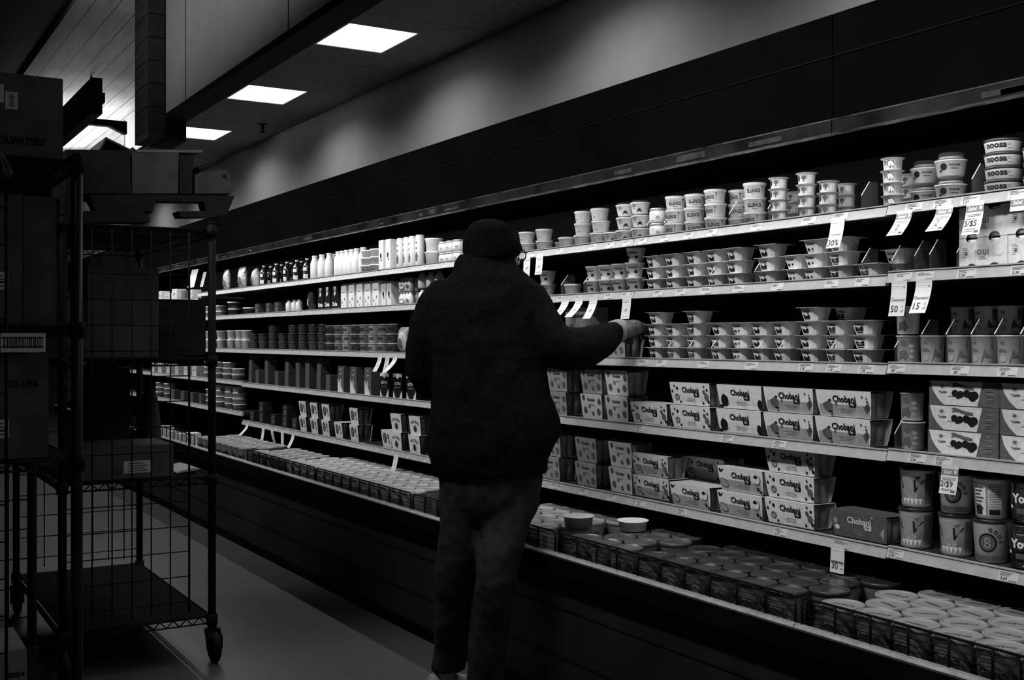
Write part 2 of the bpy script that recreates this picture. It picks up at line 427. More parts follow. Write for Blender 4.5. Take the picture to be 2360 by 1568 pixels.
unit(0, Y0, 2.273, bays(Y0, 2.273, rows, True))
unit(1, 2.273, 2.273+3*BAY, bays(2.273, 2.273+3*BAY, rows))
YB = 2.273+3*BAY; YC = 2.273+5*BAY; YD = 2.273+6*BAY
DZL, EZL, AZL, CZL = 1.088, 0.858, 1.750, 1.375
unit(2, YB, YD, bays(YB, YD, rows[:3]) + bays(YB, YC, rows[3:]) + bays(YC, YD, ((DZL, [], 0), (EZL, [], 0))))
unit(3, YD, YD+4*BAY, bays(YD, YD+4*BAY, ((AZL, [], 0), (CZL, [], 0), (DZL, [], 0), (EZL, [], 0))))

# ---- wire fences along the front of the bottom bins, one per bay
bn = ['far left, behind the wire cart', 'left of the person, farther one', 'left of the person, beside the pale lids', 'hidden mostly by the legs of the person',
      'just right of the person', 'in front of the dark tub lids', 'in front of the near pale tub lids', 'at the near end of the case row']
def fence(y0, y1, lab):
    root = empty('wire_bin_fence', (2.27, y0, 0.6215)); tag(root, 'black wire fence on the case lip, ' + lab, 'wire fence', 'wire fences along the bottom bins')
    x = 2.27; z0 = 0.6215; z1 = 0.694; r = 0.0042
    f = MB(); f.rod((x, y0+0.012, z0), (x, y0+0.012, z1-0.006), r, bar_mat).rod((x, y0+0.012, z1-0.006), (x, y0+0.022, z1), r, bar_mat)
    f.rod((x, y0+0.022, z1), (x, y1-0.022, z1), r, bar_mat).rod((x, y1-0.022, z1), (x, y1-0.012, z1-0.006), r, bar_mat).rod((x, y1-0.012, z1-0.006), (x, y1-0.012, z0), r, bar_mat)
    bw(f, 'frame', root)
    for k in range(1, 10):
        y = y0+0.012+(y1-y0-0.024)*k/10
        bw(MB().rod((x, y, z0), (x, y, z1), 0.0036, bar_mat), 'upright', root)
    for k in range(4):
        z = z0+0.010+k*0.0165
        bw(MB().rod((x+0.002, y0+0.012, z), (x+0.002, y1-0.012, z), 0.0014, bar_mat, 5), 'wire', root)
k = 0
yy = [YC-BAY*0, YC-BAY, YC-2*BAY, YC-3*BAY, YC-4*BAY, YC-5*BAY, YC-6*BAY]
fence(YD-0.02-BAY*0.0, YD+BAY-0.02, bn[0])
fence(YB-0*BAY, YB+BAY, bn[1]); fence(YB-BAY, YB, bn[2]); fence(YB-2*BAY, YB-BAY, 'behind the knees of the person')
fence(2.273, 2.273+BAY, bn[5]); fence(2.273-BAY, 2.273, bn[6])
fence(YC, YC+BAY, 'farther left, by the low dark tubs')

# ================================================================== kinds of goods: name -> (root object name, mesh, [(part name, mesh, [sub parts])])
KIND = {}
def kind(key, name, cat, body, parts=()):
    """body and parts are MB; meshes are shared by every copy"""
    KIND[key] = dict(name=name, cat=cat, body=body.mesh(name), parts=[(n, m.mesh(n)) for n, m in parts if m.v])
def place(key, loc, rz=0.0, label='', group=None, sc=1.0, tilt=None):
    K = KIND[key]
    o = bpy.data.objects.new(K['name'], K['body']); C.objects.link(o)
    o.location = loc; o.rotation_euler = tilt if tilt else (0, 0, rz)
    if tilt: o.rotation_euler = (tilt[0], tilt[1], rz)
    if sc != 1.0: o.scale = (sc, sc, sc) if not isinstance(sc, tuple) else sc
    for n, m in K['parts']:
        c = bpy.data.objects.new(n, m); C.objects.link(c); c.parent = o
    tag(o, label, K['cat'], group)
    return o

def cup_body(r0, r1, h, m, rim=0.0025, n=22, foot=0.0):
    return MB().lathe([(r0*0.92, 0.0), (r0, 0.002), (r1, h-0.004), (r1+rim, h-0.003), (r1+rim, h)], m, n)
def flat_lid(r, z, m, t=0.004, n=22, skirt=0.0):
    p = [(r, z-skirt), (r+0.0015, z), (r+0.0015, z+t*0.6), (r, z+t), (r-0.004, z+t), (r-0.006, z+t*0.55)]
    mb = MB().lathe(p, m, n); return mb
def dome_lid(r, z, m, h=0.010, n=22):
    return MB().lathe([(r+0.001, z-0.003), (r+0.0015, z+0.002), (r-0.002, z+0.003), (r*0.88, z+h), (r*0.86, z+h), (r*0.84, z+h*0.75)], m, n)
def lines(mb, fn, u0, u1, v0, n, dv, m, t=0.0011, rng=random.Random(3)):
    for j in range(n):
        mb.grid(u0+rng.uniform(0, .25)*(u1-u0), v0-j*dv, u1-rng.uniform(0, .3)*(u1-u0), v0-j*dv-t, fn, m)

# --- wide shallow tub, dark lid, heavy lettering
h, r0, r1 = 0.0300, 0.043, 0.0465
fn = cone(r0, r1, h)
b = cup_body(r0, r1, h, white, 0.001); L = flat_lid(r1+0.001, h, lidd, 0.0055, skirt=0.003)
p = MB().text('noosa', fn, -0.010, 0.016, 0.0125, ink, bold=0.035); lines(p, fn, 0.016, 0.030, 0.021, 2, 0.004, ink2); p.grid(0.02, 0.008, 0.032, 0.0065, fn, ink2)
kind('noosa', 'yogurt_tub', 'yogurt tub', b, [('lid', L), ('printed_label', p)])
# --- tub with a clear domed topping lid
h, r0, r1 = 0.045, 0.036, 0.042
fn = cone(r0, r1, h)
b = cup_body(r0, r1, h, offw)
L = MB().lathe([(r1+.003, h), (r1+.003, h+.003), (r1-.006, h+.004), (r1-.008, h+.020), (r1-.012, h+.022)], clear, 22)
L.lathe([(r1-.010, h+.004), (r1-.010, h+.010)], grey, 16)
p = MB().ell(-0.012, 0.026, 0.010, 0.010, fn, ink).ell(-0.022, 0.015, 0.004, 0.004, fn, ink).text('noosa', fn, 0.018, 0.030, 0.006, ink).text('mix-ins', fn, 0.018, 0.021, 0.005, ink)
lines(p, fn, -0.025, 0.03, 0.010, 2, .003, ink2)
kind('mixtub', 'topped_yogurt_tub', 'yogurt tub', b, [('clear_lid', L), ('printed_label', p)])
# --- small straight cup with a wide foil lid
h, r0, r1 = 0.034, 0.0245, 0.028
fn = cone(r0, r1, h)
b = MB().lathe([(r0, 0), (r0+.001, .002), (r1, h-.001), (r1+.006, h), (r1+.006, h+.001)], white, 20)
L = MB().lathe([(r1+.0075, h+.001), (r1+.0075, h+.002)], lidg, 20)
p = MB().shape([(-.014, .024), (-.006, .030), (.006, .026), (.012, .016), (.006, .007), (-.004, .005), (-.011, .012)], fn, ink2)
p.shape([(-.010, .023), (-.004, .027), (.004, .024), (.008, .016), (.004, .011), (-.004, .010), (-.008, .014)], fn, white).text('S', fn, -.019, .022, .012, ink)
p.grid(0.014, 0.006, 0.034, 0.028, fn, grey, 3)
kind('heart', 'yogurt_cup', 'yogurt cup', b, [('foil_lid', L), ('printed_label', p)])
p2 = MB().ell(-.002, .020, .008, .007, fn, ink2).grid(-.004, .006, 0.0, .014, fn, ink2).ell(-.022, .018, .006, .010, fn, ink).grid(.012, .008, .03, .028, fn, offw, 3)
kind('tree', 'yogurt_cup', 'yogurt cup', b, [('foil_lid', L), ('printed_label', p2)])
# --- tub with bold capital lettering and pale snap lid
h, r0, r1 = 0.042, 0.033, 0.037
fn = cone(r0, r1, h)
b = cup_body(r0, r1, h, white); L = flat_lid(r1+.002, h, clear, 0.006, skirt=.002); L.lathe([(r1+.0025, h-.001), (r1+.003, h+.004)], lidw, 22, cap0=False, cap1=False)
p = MB().text('ELLENOS', fn, -0.004, 0.019, 0.0135, ink, wmax=0.046, bold=0.03)
p.grid(-.022, .031, .008, .0295, fn, ink2, 3).grid(-.012, .0075, .006, .006, fn, ink2, 2)
p.grid(.026, .010, .028, .032, fn, ink2).ell(.027, .032, .004, .003, fn, ink2)
kind('ellenos', 'yogurt_tub', 'yogurt tub', b, [('snap_lid', L), ('printed_label', p)])
# --- cup with oval logo and dark fruit
h, r0, r1 = 0.042, 0.030, 0.037
fn = cone(r0, r1, h)
b = cup_body(r0, r1, h, white); L = dome_lid(r1, h, clear, .008)
p = MB().ell(-.006, .030, .013, .0055, fn, ink).ell(-.006, .030, .011, .0038, fn, grey).text('siggi', fn, -.006, .030, .0035, ink)
p.shape([(.006, .004), (.010, .016), (.018, .020), (.026, .016), (.030, .004)], fn, ink2).ell(.018, .013, .005, .005, fn, ink).grid(-.012, .020, .0, .0185, fn, ink2)
kind('oval', 'yogurt_cup', 'yogurt cup', b, [('clear_lid', L), ('printed_label', p)])
# --- plain pale cup
h, r0, r1 = 0.045, 0.031, 0.037
fn = cone(r0, r1, h)
b = cup_body(r0, r1, h, offw); L = flat_lid(r1+.001, h, lidg, .004)
p = MB().grid(-.004, .010, .004, .015, fn, ink2).grid(-.022, .035, -.014, .036, fn, ink2); lines(p, fn, .012, .03, .03, 5, .004, grey)
kind('plain', 'yogurt_cup', 'yogurt cup', b, [('lid', L), ('printed_label', p)])
# --- jar
h = 0.047
b = MB().lathe([(.030, 0), (.034, .003), (.034, h-.006), (.030, h-.001), (.030, h)], offw, 20)
L = MB().lathe([(.032, h), (.033, h+.002), (.033, h+.008), (.031, h+.009)], foil, 20)
fn = cone(.034, .034, h)
p = MB().grid(-.018, .010, .004, .038, fn, white, 3).grid(-.010, .008, -.002, .036, fn, dgrey).text('N', fn, .014, .02, .012, ink2)
kind('jar', 'yogurt_jar', 'yogurt jar', b, [('jar_lid', L), ('printed_label', p)])
# --- cup with word and cherries (large)
h, r0, r1 = 0.055, 0.027, 0.038
fn = cone(r0, r1, h)
b = cup_body(r0, r1, h, offw); L = MB().lathe([(r1+.003, h), (r1+.003, h+.0015)], lidw, 22)
p = MB().text('Chobani', fn, 0, .038, .010, ink, wmax=.040, bold=.03).ell(-.020, .018, .007, .006, fn, ink).ell(.017, .020, .007, .006, fn, ink).grid(-.01, .031, .012, .030, fn, ink2)
kind('chocup', 'yogurt_cup', 'yogurt cup', b, [('foil_lid', L), ('printed_label', p)])
# --- two-compartment tray pack with a wide flat lid
H = 0.0435
def flip_pack(key, mainm, printm, style):
    yl, yr = 0.045, -0.045
    mb = MB(); x0 = -0.042
    # main compartment: tapered with a rounded right front corner, small topping well at the left
    def ring(z, k):
        pts = []
        for (px, py) in ((-.041, .042), (-.042, .0), (-.038, -.012), (-.026, -.024), (0.0, -.028), (.034, -.026), (.038, 0), (.036, .038), (0, .044)):
            pts.append((px*k, py*k, z))
        return pts
    mb.loft([ring(0.0, .70), ring(.001, .72), ring(H-.002, .96)], mainm, False)
    lid = MB().box((-.050, -.047, H-.0018), (.047, .049, H-.0004), lidw)
    f = lambda u, v: (-.0405*(.715+.245*min(1, v/H))-.0012, -u*(.74+.22*v/H), v)
    p = MB().grid(-.040, .003, .002, H-.005, f, white)
    p2 = lambda u, v: (lambda q: (q[0]-.0006, q[1], q[2]))(f(u, v))
    p.text('Chobani', p2, -.018, H-.0125, .0092, ink, wmax=.038, bold=.035)
    if style == 0:
        p.shape([(-.036, .008), (-.036, .022), (-.024, .017), (-.018, .009), (-.010, .022), (-.004, .018), (-.004, .008)], p2, ink).grid(-.036, .0045, -.004, .0075, p2, ink).ell(-.012, .024, .004, .003, p2, ink2)
    elif style == 1:
        p.ell(-.030, .013, .007, .005, p2, ink).ell(-.010, .014, .005, .004, p2, ink).grid(-.036, .0055, -.004, .0065, p2, ink2)
    else:
        p.shape([(-.037, .009), (-.037, .024), (-.022, .020), (-.004, .026), (-.004, .009)], p2, ink).ell(-.022, .016, .008, .003, p2, offw).grid(-.036, .0035, -.006, .007, p2, ink)
    kind(key, 'tray_yogurt_pack', 'yogurt pack', mb, [('foil_lid', lid), ('printed_label', p)])
flip_pack('flip0', offw, ink, 0); flip_pack('flip1', white, ink, 1); flip_pack('flip2', offw, ink, 2)
# --- paperboard multipack sleeve around cups
def sleeve(key, W, H, word, bodym, inkm, style, sub='Flip', D=0.10, bot=None):
    """front faces -X; left and right front edges curve in towards the foot"""
    n = 6; rows = []
    def half(t): return W/2*(1-0.10*(1-t)**1.8)          # t: 0 foot, 1 top
    vs = []; fs = []
    for j in range(n+1):
        t = j/n; hw = half(t); z = 0.002+(H-0.002)*t; xf = -D/2+0.012*(1-t); xb = D/2-0.012*(1-t)
        vs += [(xf, hw, z), (xf-0.0, -hw, z), (xb, -hw, z), (xb, hw, z)]
    for j in range(n):
        a = j*4
        fs += [(a, a+4, a+5, a+1), (a+2, a+6, a+7, a+3)]
    fs += [(n*4, n*4+3, n*4+2, n*4+1), (0, 1, 2, 3)]
    mb = MB().add(vs, fs, bodym)
    e = 0.0011
    fb = lambda u, v: (-D/2+0.012*(1-min(1, v/H))-.0005, -u, v)
    f = lambda u, v: (-D/2+0.012*(1-min(1, v/H))-e, -u, v)
    f2 = lambda u, v: (-D/2+0.012*(1-min(1, v/H))-e-.0006, -u, v)
    p = MB(); k = W/0.225; hh = H/0.084
    if bot:
        p.grid(-half(0.2)*.96, .004, half(0.2)*.96, .040*hh, fb, bot, 2, 12)  # lower half greyed: shade of the inward-leaning front put into the colour
    big = .0215*min(k, 1.0)*hh
    if W > .2:
        p.text(word, f2, .004, .058*hh, big, inkm, wmax=.098, bold=.03)
        p.shape([(.020, .048*hh), (.052, .048*hh), (.049, .033*hh), (.024, .033*hh)], f2, inkm)
        if sub:
            p.text(sub, lambda u, v: (f2(u, v)[0]-.0006, -u, v), .036, .041*hh, .009, bodym)
    else:
        p.text(word, f2, 0, .066*hh, big*.72, inkm, wmax=W*.6, bold=.03)
    rr = random.Random(hash(key) % 999 if False else len(key)*7+style)
    if style == 0:      # round cup icon
        p.ell(-.072, .030, .022, .022, f, ink, 18).ell(-.064, .034, .017, .020, f2, bodym, 16).ell(-.074, .028, .019, .020, lambda u, v: (f2(u, v)[0]-.0006, -u, v), ink, 16)
        p.ell(.098, .020, .012, .017, f, ink).ell(-.094, .008, .012, .006, f, ink)
    elif style == 1:    # broken bar and crumbs
        p.shape([(-.085, .040), (-.060, .052), (-.044, .040), (-.046, .020), (-.062, .013), (-.080, .024)], f, dgrey).ell(-.055, .052, .006, .004, f, ink).grid(-.062, .014, -.046, .019, f2, ink)
        for q in ((.075, .066, .004), (.092, .062, .003), (.094, .052, .0045), (.095, .036, .009), (.09, .02, .005), (-.03, .040, .005), (-.05, .008, .006)): p.ell(q[0], q[1], q[2], q[2]*1.1, f, dgrey)
        p.shape([(.078, .034), (.098, .050), (.100, .024), (.084, .020)], f, dgrey)
    elif style == 2:    # scattered berries
        for q in ((-.085, .070, .004), (-.098, .050, .005), (-.070, .062, .006), (-.075, .030, .010), (-.055, .012, .005), (.08, .072, .004), (.095, .060, .005), (.078, .052, .008), (.090, .035, .012), (.098, .018, .006), (.07, .012, .005)):
            p.ell(q[0], q[1]*hh, q[2], q[2]*1.1, f, dgrey if q[2] > .006 else ink)
        p.ell(-.072, .028, .013, .012, f, dgrey).ell(-.072, .028, .009, .008, f2, grey)
    elif style == 3:    # slices and leaf
        p.shape([(-.106, .072), (-.100, .078), (-.092, .070), (-.080, .076), (-.088, .066), (-.100, .062)], f, ink)
        p.ell(-.082, .026, .024, .015, f, dgrey, 16, -.5).ell(-.082, .027, .020, .011, f2, grey, 16, -.5)
        p.ell(.082, .052, .018, .019, f, dgrey).ell(.080, .055, .016, .017, f2, bodym).shape([(.066, .060), (.078, .070), (.090, .062), (.078, .055)], lambda u, v: (f2(u, v)[0]-.0006, -u, v), ink)
        p.ell(.085, .020, .006, .008, f, ink, rot=.6).ell(.097, .012, .005, .006, f, ink)
    elif style == 4:    # fruit blobs for the narrow packs
        for q in ((-.35, .85, .010), (.38, .72, .011), (-.30, .33, .012), (.05, .22, .008), (.32, .30, .012), (-.1, .5, .006)):
            p.ell(q[0]*W, q[1]*H, q[2], q[2]*1.2, f, dgrey if inkm is ink else ink2)
    elif style == 5:    # dark film pack
        p.ell(-.090, .050, .008, .010, f, grey).ell(-.085, .030, .010, .008, f, offw).shape([(.08, .03), (.1, .05), (.095, .01)], f, grey).ell(.055, .074, .005, .004, f, grey)
    if W > .2: lines(p, f2, -.030, .050, .027*hh, 3, .0055, ink2 if inkm is ink else grey)
    else: lines(p, f2, -.2*W, .2*W, .050*hh, 2, .004, ink2 if inkm is ink else grey)
    # cups seen at the open end
    cupm = MB()
    for sx in (-1, 1):
        for sy in ((-1, 1) if W < .2 else (-1, 0, 1)):
            if W < .2: cy = sy*(W/2-.034)
            else: cy = sy*(W/2-.038)
            cupm.lathe([(.0170, .001), (.0195, H*.5), (.0210, H-.012), (.0225, H-.010), (.0225, H-.006)], grey, 14, sx*.0195, cy*1.09)
    kind(key, 'yogurt_multipack', 'yogurt multipack', mb, [('cup', cupm), ('printed_label', p)])
sleeve('pk_cup', .222, .083, 'Chobani', white, ink, 0, bot=offw)
sleeve('pk_bar', .222, .083, 'Chobani', white, ink, 1, bot=grey)
sleeve('pk_berry', .222, .083, 'Chobani', white, ink, 2, bot=offw)
sleeve('pk_slice', .222, .083, 'Chobani', white, ink, 3, bot=grey)
sleeve('pk_plain', .222, .083, 'Chobani', offw, ink, 2, bot=grey)
sleeve('pk_dark', .222, .083, 'Chobani', dgrey, offw, 5)
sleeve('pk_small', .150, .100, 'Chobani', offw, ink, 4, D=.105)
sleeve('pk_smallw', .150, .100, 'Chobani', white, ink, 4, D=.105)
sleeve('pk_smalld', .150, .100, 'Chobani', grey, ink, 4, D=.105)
# --- berry carton (six-pack sleeve) with ribbon
W, H, D = .225, .068, .11
mb = MB().box((-D/2, -W/2, 0), (D/2, W/2, H), dgrey)
f = flat(-D/2); f2 = flat(-D/2, .0014); f3 = flat(-D/2, .0021)
p = MB().shape([(-.108, .067), (.062, .067), (.052, .030), (.045, .001), (-.062, .001), (-.085, .020), (-.100, .042)], f, offw)
p.text('Yoplait', f2, -.066, .036, .0095, ink, wmax=.036, bold=.02)
for k in range(7):
    a = 2*math.pi*k/7; p.shape([(-.068+.002*math.cos(a+1.5), .052+.002*math.sin(a+1.5)), (-.068+.010*math.cos(a), .052+.008*math.sin(a)), (-.068+.002*math.cos(a-1.5), .052+.002*math.sin(a-1.5))], f2, ink2)
p.shape([(-.036, .062), (-.024, .064), (.006, .056), (.034, .052), (.034, .044), (.010, .045), (-.020, .053), (-.036, .050), (-.030, .056)], f2, ink2)
for q in ((-.026, .034, .011), (-.008, .032, .011), (-.016, .028, .010), (.012, .034, .012), (.024, .030, .012), (.036, .030, .013), (.030, .024, .012)): p.ell(q[0], q[1], q[2], q[2]*.9, f2, ink)
p.grid(-.05, .026, -.02, .0245, f2, ink2)
for j in range(6): p.grid(.072, .050-j*.007, .094, .0485-j*.007, f2, ink2 if j % 2 else grey)
p.text('6', f2, .083, .059, .007, grey)
kind('berrybox', 'yogurt_carton', 'yogurt carton', mb, [('printed_label', p)])
# --- two-by-two paper sleeve with arched cut-outs
W, H, D = .150, .0825, .14
def arch(cx, z, r, up): return [(cx+r*math.cos(a), z+(r*.75*math.sin(a) if up else -r*.75*math.sin(a))) for a in [math.pi*k/8 for k in range(9)]]
poly = [(-W/2, 0)]
poly = [(-W/2, 0)]+[(-.052, 0)]+[q for q in reversed(arch(-.035, 0, .017, True))]+[q for q in reversed(arch(.035, 0, .017, True))]+[(W/2, 0), (W/2, H)]+[q for q in arch(.035, H, .019, False)]+[q for q in arch(-.035, H, .019, False)]+[(-W/2, H)]
pl2 = [( -u, v) for u, v in poly]
mb = MB().prism(pl2, 'x', -D/2, -D/2+.0015, offw).prism(pl2, 'x', D/2-.0015, D/2, offw).box((-D/2+.001, -.012, .0), (D/2-.001, .012, .001), offw)
cups = MB()
for sx in (-1, 1):
    for sy in (-1, 1):
        cups.lathe([(.028, .001), (.031, .004), (.032, H-.022), (.030, H-.018), (.031, H-.014), (.031, H-.004)], offw, 18, sx*.034, sy*.035)
f = flat(-D/2); p = MB().text('oui', f, 0, .046, .020, ink2, wmax=.036, bold=.0)
lines(p, f, -.016, .016, .032, 3, .004, ink2); lines(p, f, -.066, -.045, .056, 6, .005, ink2); p.ell(-.052, .040, .004, .004, f, ink2).ell(.05, .045, .013, .014, f, white)
kind('oui', 'jar_fourpack', 'yogurt multipack', mb, [('pot', cups), ('printed_label', p)])
# --- tall tapered quart-like cups
def quart(key, style, r0=.0405, r1=.0475, h=.108, body=offw):
    fn = cone(r0, r1, h); fe = cone(r0, r1, h, .0014)
    b = cup_body(r0, r1, h, body, .001)
    L = MB().lathe([(r1+.001, h-.002), (r1+.003, h-.001), (r1+.003, h+.007), (r1, h+.009), (r1-.005, h+.009), (r1-.007, h+.006)], lidd, 24)
    p = MB()
    if style == 0:
        p.text('V', fe, .008, .062, .036, ink, wmax=.03, shear=.35, bold=.0).ell(-.006, .036, .016, .012, fn, grey)
        for k in range(5):
            c = -.030+.012*k; p.shape([(c-.006, .026), (c+.006, .026), (c+.001, .008)], fe, white)
        p.grid(-.060, .006, .062, .022, fn, grey, 12).grid(.030, .012, .060, .098, fn, dgrey, 4)
        for j in range(14): p.grid(.033, .092-j*.0055, .055, .0905-j*.0055, fe, ink2, 3)
        p.shape([(.002, .088), (.020, .092), (.014, .084), (.010, .080)], fe, ink2).text('GODS', fe, -.040, .070, .009, ink, rot=-1.2)
    elif style == 1:
        p.ell(-.002, .055, .024, .026, fn, ink, 20).ell(-.002, .055, .019, .021, fe, dgrey, 18).text('8', cone(r0, r1, h, .002), -.002, .055, .028, grey, bold=-.01)
        for k, ch in enumerate('GODS'):
            a = 1.35-k*.42; p.text(ch, fe, -.002+.034*math.cos(a), .055+.036*math.sin(a), .010, ink, rot=a-1.57, bold=.03)
        p.grid(-.055, .006, .055, .020, fn, dgrey, 10)
    elif style == 2:
        p.grid(-.040, .010, -.006, .095, fn, white, 4).grid(.0, .010, .034, .095, fn, white, 4)
        for j in range(15): p.grid(.002, .092-j*.0045, .032, .0905-j*.0045, fe, ink2, 3)
        for j in range(8): p.grid(-.038, .088-j*.0095, -.012-(j % 3)*.004, .083-j*.0095, fe, ink2, 3)
        p.grid(.002, .012, .032, .026, fe, ink, 3).grid(-.036, .012, -.016, .036, fe, ink, 3)
    elif style == 3:
        p.text('YoCrunch', fe, .026, .068, .026, white, wmax=.115, bold=.05).grid(-.014, .094, .03, .091, fe, grey, 4).ell(-.036, .045, .005, .005, fe, offw)
        p.grid(-.018, .028, .05, .042, fe, dgrey, 5).text('11:41', fe, .0, .035, .010, ink2)
        for j in range(3): p.grid(-.02, .018-j*.005, .05, .0165-j*.005, fe, dgrey, 5)
        p.grid(.0, .012, .03, .009, fe, offw, 3)
    kind(key, 'large_yogurt_tub', 'yogurt tub', b, [('lid', L), ('printed_label', p)])
quart('q_v', 0); quart('q_g', 1); quart('q_n', 2, body=offw); quart('q_y', 3, body=glassd)
# --- tall slim cup with lemon and wedge print
h, r0, r1 = .080, .030, .033
fn = cone(r0, r1, h); fe = cone(r0, r1, h, .0014)
b = cup_body(r0, r1, h, white); L = MB().lathe([(r1+.004, h), (r1+.004, h+.0015)], clear, 20)
p = MB().text('90', fe, -.018, .060, .010, ink2, bold=.02)
p.shape([(-.028, .040), (-.022, .046), (-.006, .040), (-.006, .034), (-.018, .036), (-.028, .034)], fe, ink2)
p.ell(-.017, .018, .010, .009, fe, grey).shape([(.0, .004), (.006, .026), (.010, .044), (.018, .030), (.030, .020), (.044, .004)], fn, ink2).grid(.020, .040, .040, .072, fn, grey, 4)
for j in range(5): p.grid(.022, .070-j*.006, .034, .067-j*.006, fe, ink2, 2)
kind('slim', 'tall_yogurt_cup', 'yogurt cup', b, [('film_lid', L), ('printed_label', p)])
p = MB().ell(-.008, .058, .010, .008, fe, ink2).shape([(-.024, .010), (-.020, .034), (-.002, .040), (.006, .020), (.0, .008)], fe, dgrey)
for q in ((.014, .05), (.016, .036), (.014, .02)): p.ell(q[0], q[1], .007, .006, fe, grey)
b = cup_body(r0, r1, h, offw)
kind('fruitcup', 'tall_yogurt_cup', 'yogurt cup', b, [('film_lid', L), ('printed_label', p)])
# --- bin tubs
def bintub(key, bodym, lidm, word, r=.0555, h=.118, lidprint=None):
    b = cup_body(r*.88, r, h, bodym, .001)
    L = MB().lathe([(r+.001, h-.004), (r+.0035, h-.002), (r+.0035, h+.007), (r+.0015, h+.0095), (r-.003, h+.0095), (r-.005, h+.006)], lidm, 26)
    zt = h+.0064
    f = lambda u, v: (-v, -u, zt)
    p = MB()
    if lidprint: p.text(lidprint, f, 0, 0.0, .011, ink, wmax=r*1.5, bold=.02, rot=-.25)
    fn = cone(r*.88, r, h); fe = cone(r*.88, r, h, .0014)
    p.text(word, fe, 0, h*.62, .020, ink, wmax=.07, bold=.03); p.ell(-.02, h*.30, .016, .014, fe, dgrey).ell(.014, h*.26, .013, .012, fe, dgrey).grid(.045, .02, .06, h*.8, fe, ink2, 2)
    kind(key, 'lidded_yogurt_tub', 'yogurt tub', b, [('lid', L), ('printed_label', p)])
bintub('bt_pale', grey, lidg, 'Chobani', lidprint='CHOBANI')
bintub('bt_light', offw, mat('pale lid plastic', .42, .35), 'GOOD', lidprint='GOOD')
bintub('bt_dark', grey, lidd, 'Chobani')
bintub('bt_clear', grey, mat('smoky lid plastic', .10, .18, noise_amt=.3), 'oui')
bintub('bt_black', dgrey, lidg, 'Chobani')
# --- bottles (far left, small in the picture)
def bottle(key, r, h, m, neck, cap, band=None, name='drink_bottle'):
    mb = MB().lathe([(r*.9, 0), (r, .004), (r, h*.62), (r*.95, h*.70), (neck*1.1, h*.86), (neck, h*.93)], m, 14)
    L = MB().lathe([(neck*1.15, h*.93), (neck*1.15, h)], cap, 12)
    p = MB()
    if band:
        fn = cone(r, r, h); p.grid(-r*1.2, h*.12, r*1.2, h*.30, fn, band, 6).grid(-r*.9, h*.45, r*.9, h*.60, fn, band, 6).ell(0, h*.36, r*.5, h*.05, fn, ink2)
    kind(key, name, 'bottle', mb, [('cap', L), ('printed_label', p)])
bottle('bot_dark', .026, .150, glassd, .010, offw, offw)
bottle('bot_white', .030, .158, white, .017, white, None)
b = MB().lathe([(.024, 0), (.026, .003), (.026, .150), (.024, .160), (.022, .164), (.022, .172)], white, 16)
fn = cone(.026, .026, .17)
p = MB().ell(0, .13, .006, .005, fn, ink).ell(.0, .10, .005, .008, fn, ink2).shape([(-.006, .03), (-.010, .06), (0, .085), (.012, .06), (.008, .03)], fn, ink2)
kind('tube', 'drink_bottle', 'bottle', b, [('printed_label', p)])
bottle('bot_yell', .026, .085, offw, .013, dgrey, None)
# --- tall cartons
def carton(key, W, D, H, m, prt, name='drink_carton', cat='carton'):
    mb = MB().box((-D/2, -W/2, 0), (D/2, W/2, H), m)
    f = flat(-D/2); f2 = flat(-D/2, .0014); p = MB(); prt(p, f, f2, W, H)
    kind(key, name, cat, mb, [('printed_label', p)])
def pr_dk(p, f, f2, W, H):
    p.text('Choba', f, 0, H*.22, .026, white, wmax=W*.9, bold=.04).shape([(-.02, H*.95), (.02, H*.95), (.012, H*.62), (-.01, H*.55)], f, offw).text('25', f2, .0, H*.78, .018, ink)
def pr_wh(p, f, f2, W, H):
    p.text('Chobani', f, 0, H*.66, .012, ink2, wmax=W*.8).ell(-W*.25, H*.25, .006, .010, f, dgrey).ell(W*.2, H*.38, .007, .010, f, dgrey).ell(W*.1, H*.12, .005, .006, f, ink2)
def pr_berry(p, f, f2, W, H): p.ell(0, H*.5, .012, .016, f, ink).ell(.008, H*.36, .008, .008, f, dgrey); lines(p, f, -W*.3, W*.3, H*.9, 4, .008, ink2)
def pr_diag(p, f, f2, W, H):
    p.shape([(-W/2, .0), (-W/2, H*.55), (-.008, H*.34), (W/2*.9, .0)], f, offw).ell(0, H*.42, .010, .018, f2, white, 12).text('S', f2, 0, H*.42, .022, ink).text('25g', f2, .0, H*.88, .014, offw).grid(-.02, H*.68, .018, H*.74, f2, grey)
def pr_act(p, f, f2, W, H):
    p.shape([(-W/2, H), (-W/2, H*.84), (-W*.25, H*.9), (0, H*.78), (W*.25, H*.9), (W/2, H*.84), (W/2, H)], f, white)
    p.ell(0, H*.55, W*.42, H*.22, f, ink).text('ACTIVIA', f2, 0, H*.6, .017, white, wmax=W*.8, bold=.03).grid(-W*.3, H*.45, W*.3, H*.43, f2, grey).shape([(-W/2, 0), (-W/2, H*.3), (-W*.2, 0)], f, offw).shape([(W/2, 0), (W/2, H*.35), (W*.15, 0)], f, offw)
def pr_none(p, f, f2, W, H):
    p.ell(0, H*.6, W*.3, H*.16, f, grey); lines(p, f2, -W*.35, W*.35, H*.35, 4, H*.05, ink2); p.grid(-W*.3, H*.86, W*.3, H*.92, f, ink2)
def pr_dkn(p, f, f2, W, H):
    p.grid(-W*.3, H*.72, W*.3, H*.84, f, ink2); p.ell(0, H*.35, W*.28, H*.2, f, dgrey)
carton('ct_dark', .088, .06, .150, glassd, pr_dk); carton('ct_white', .080, .055, .150, white, pr_wh, name='white_drink_carton')
carton('ct_berry', .058, .055, .140, offw, pr_berry)
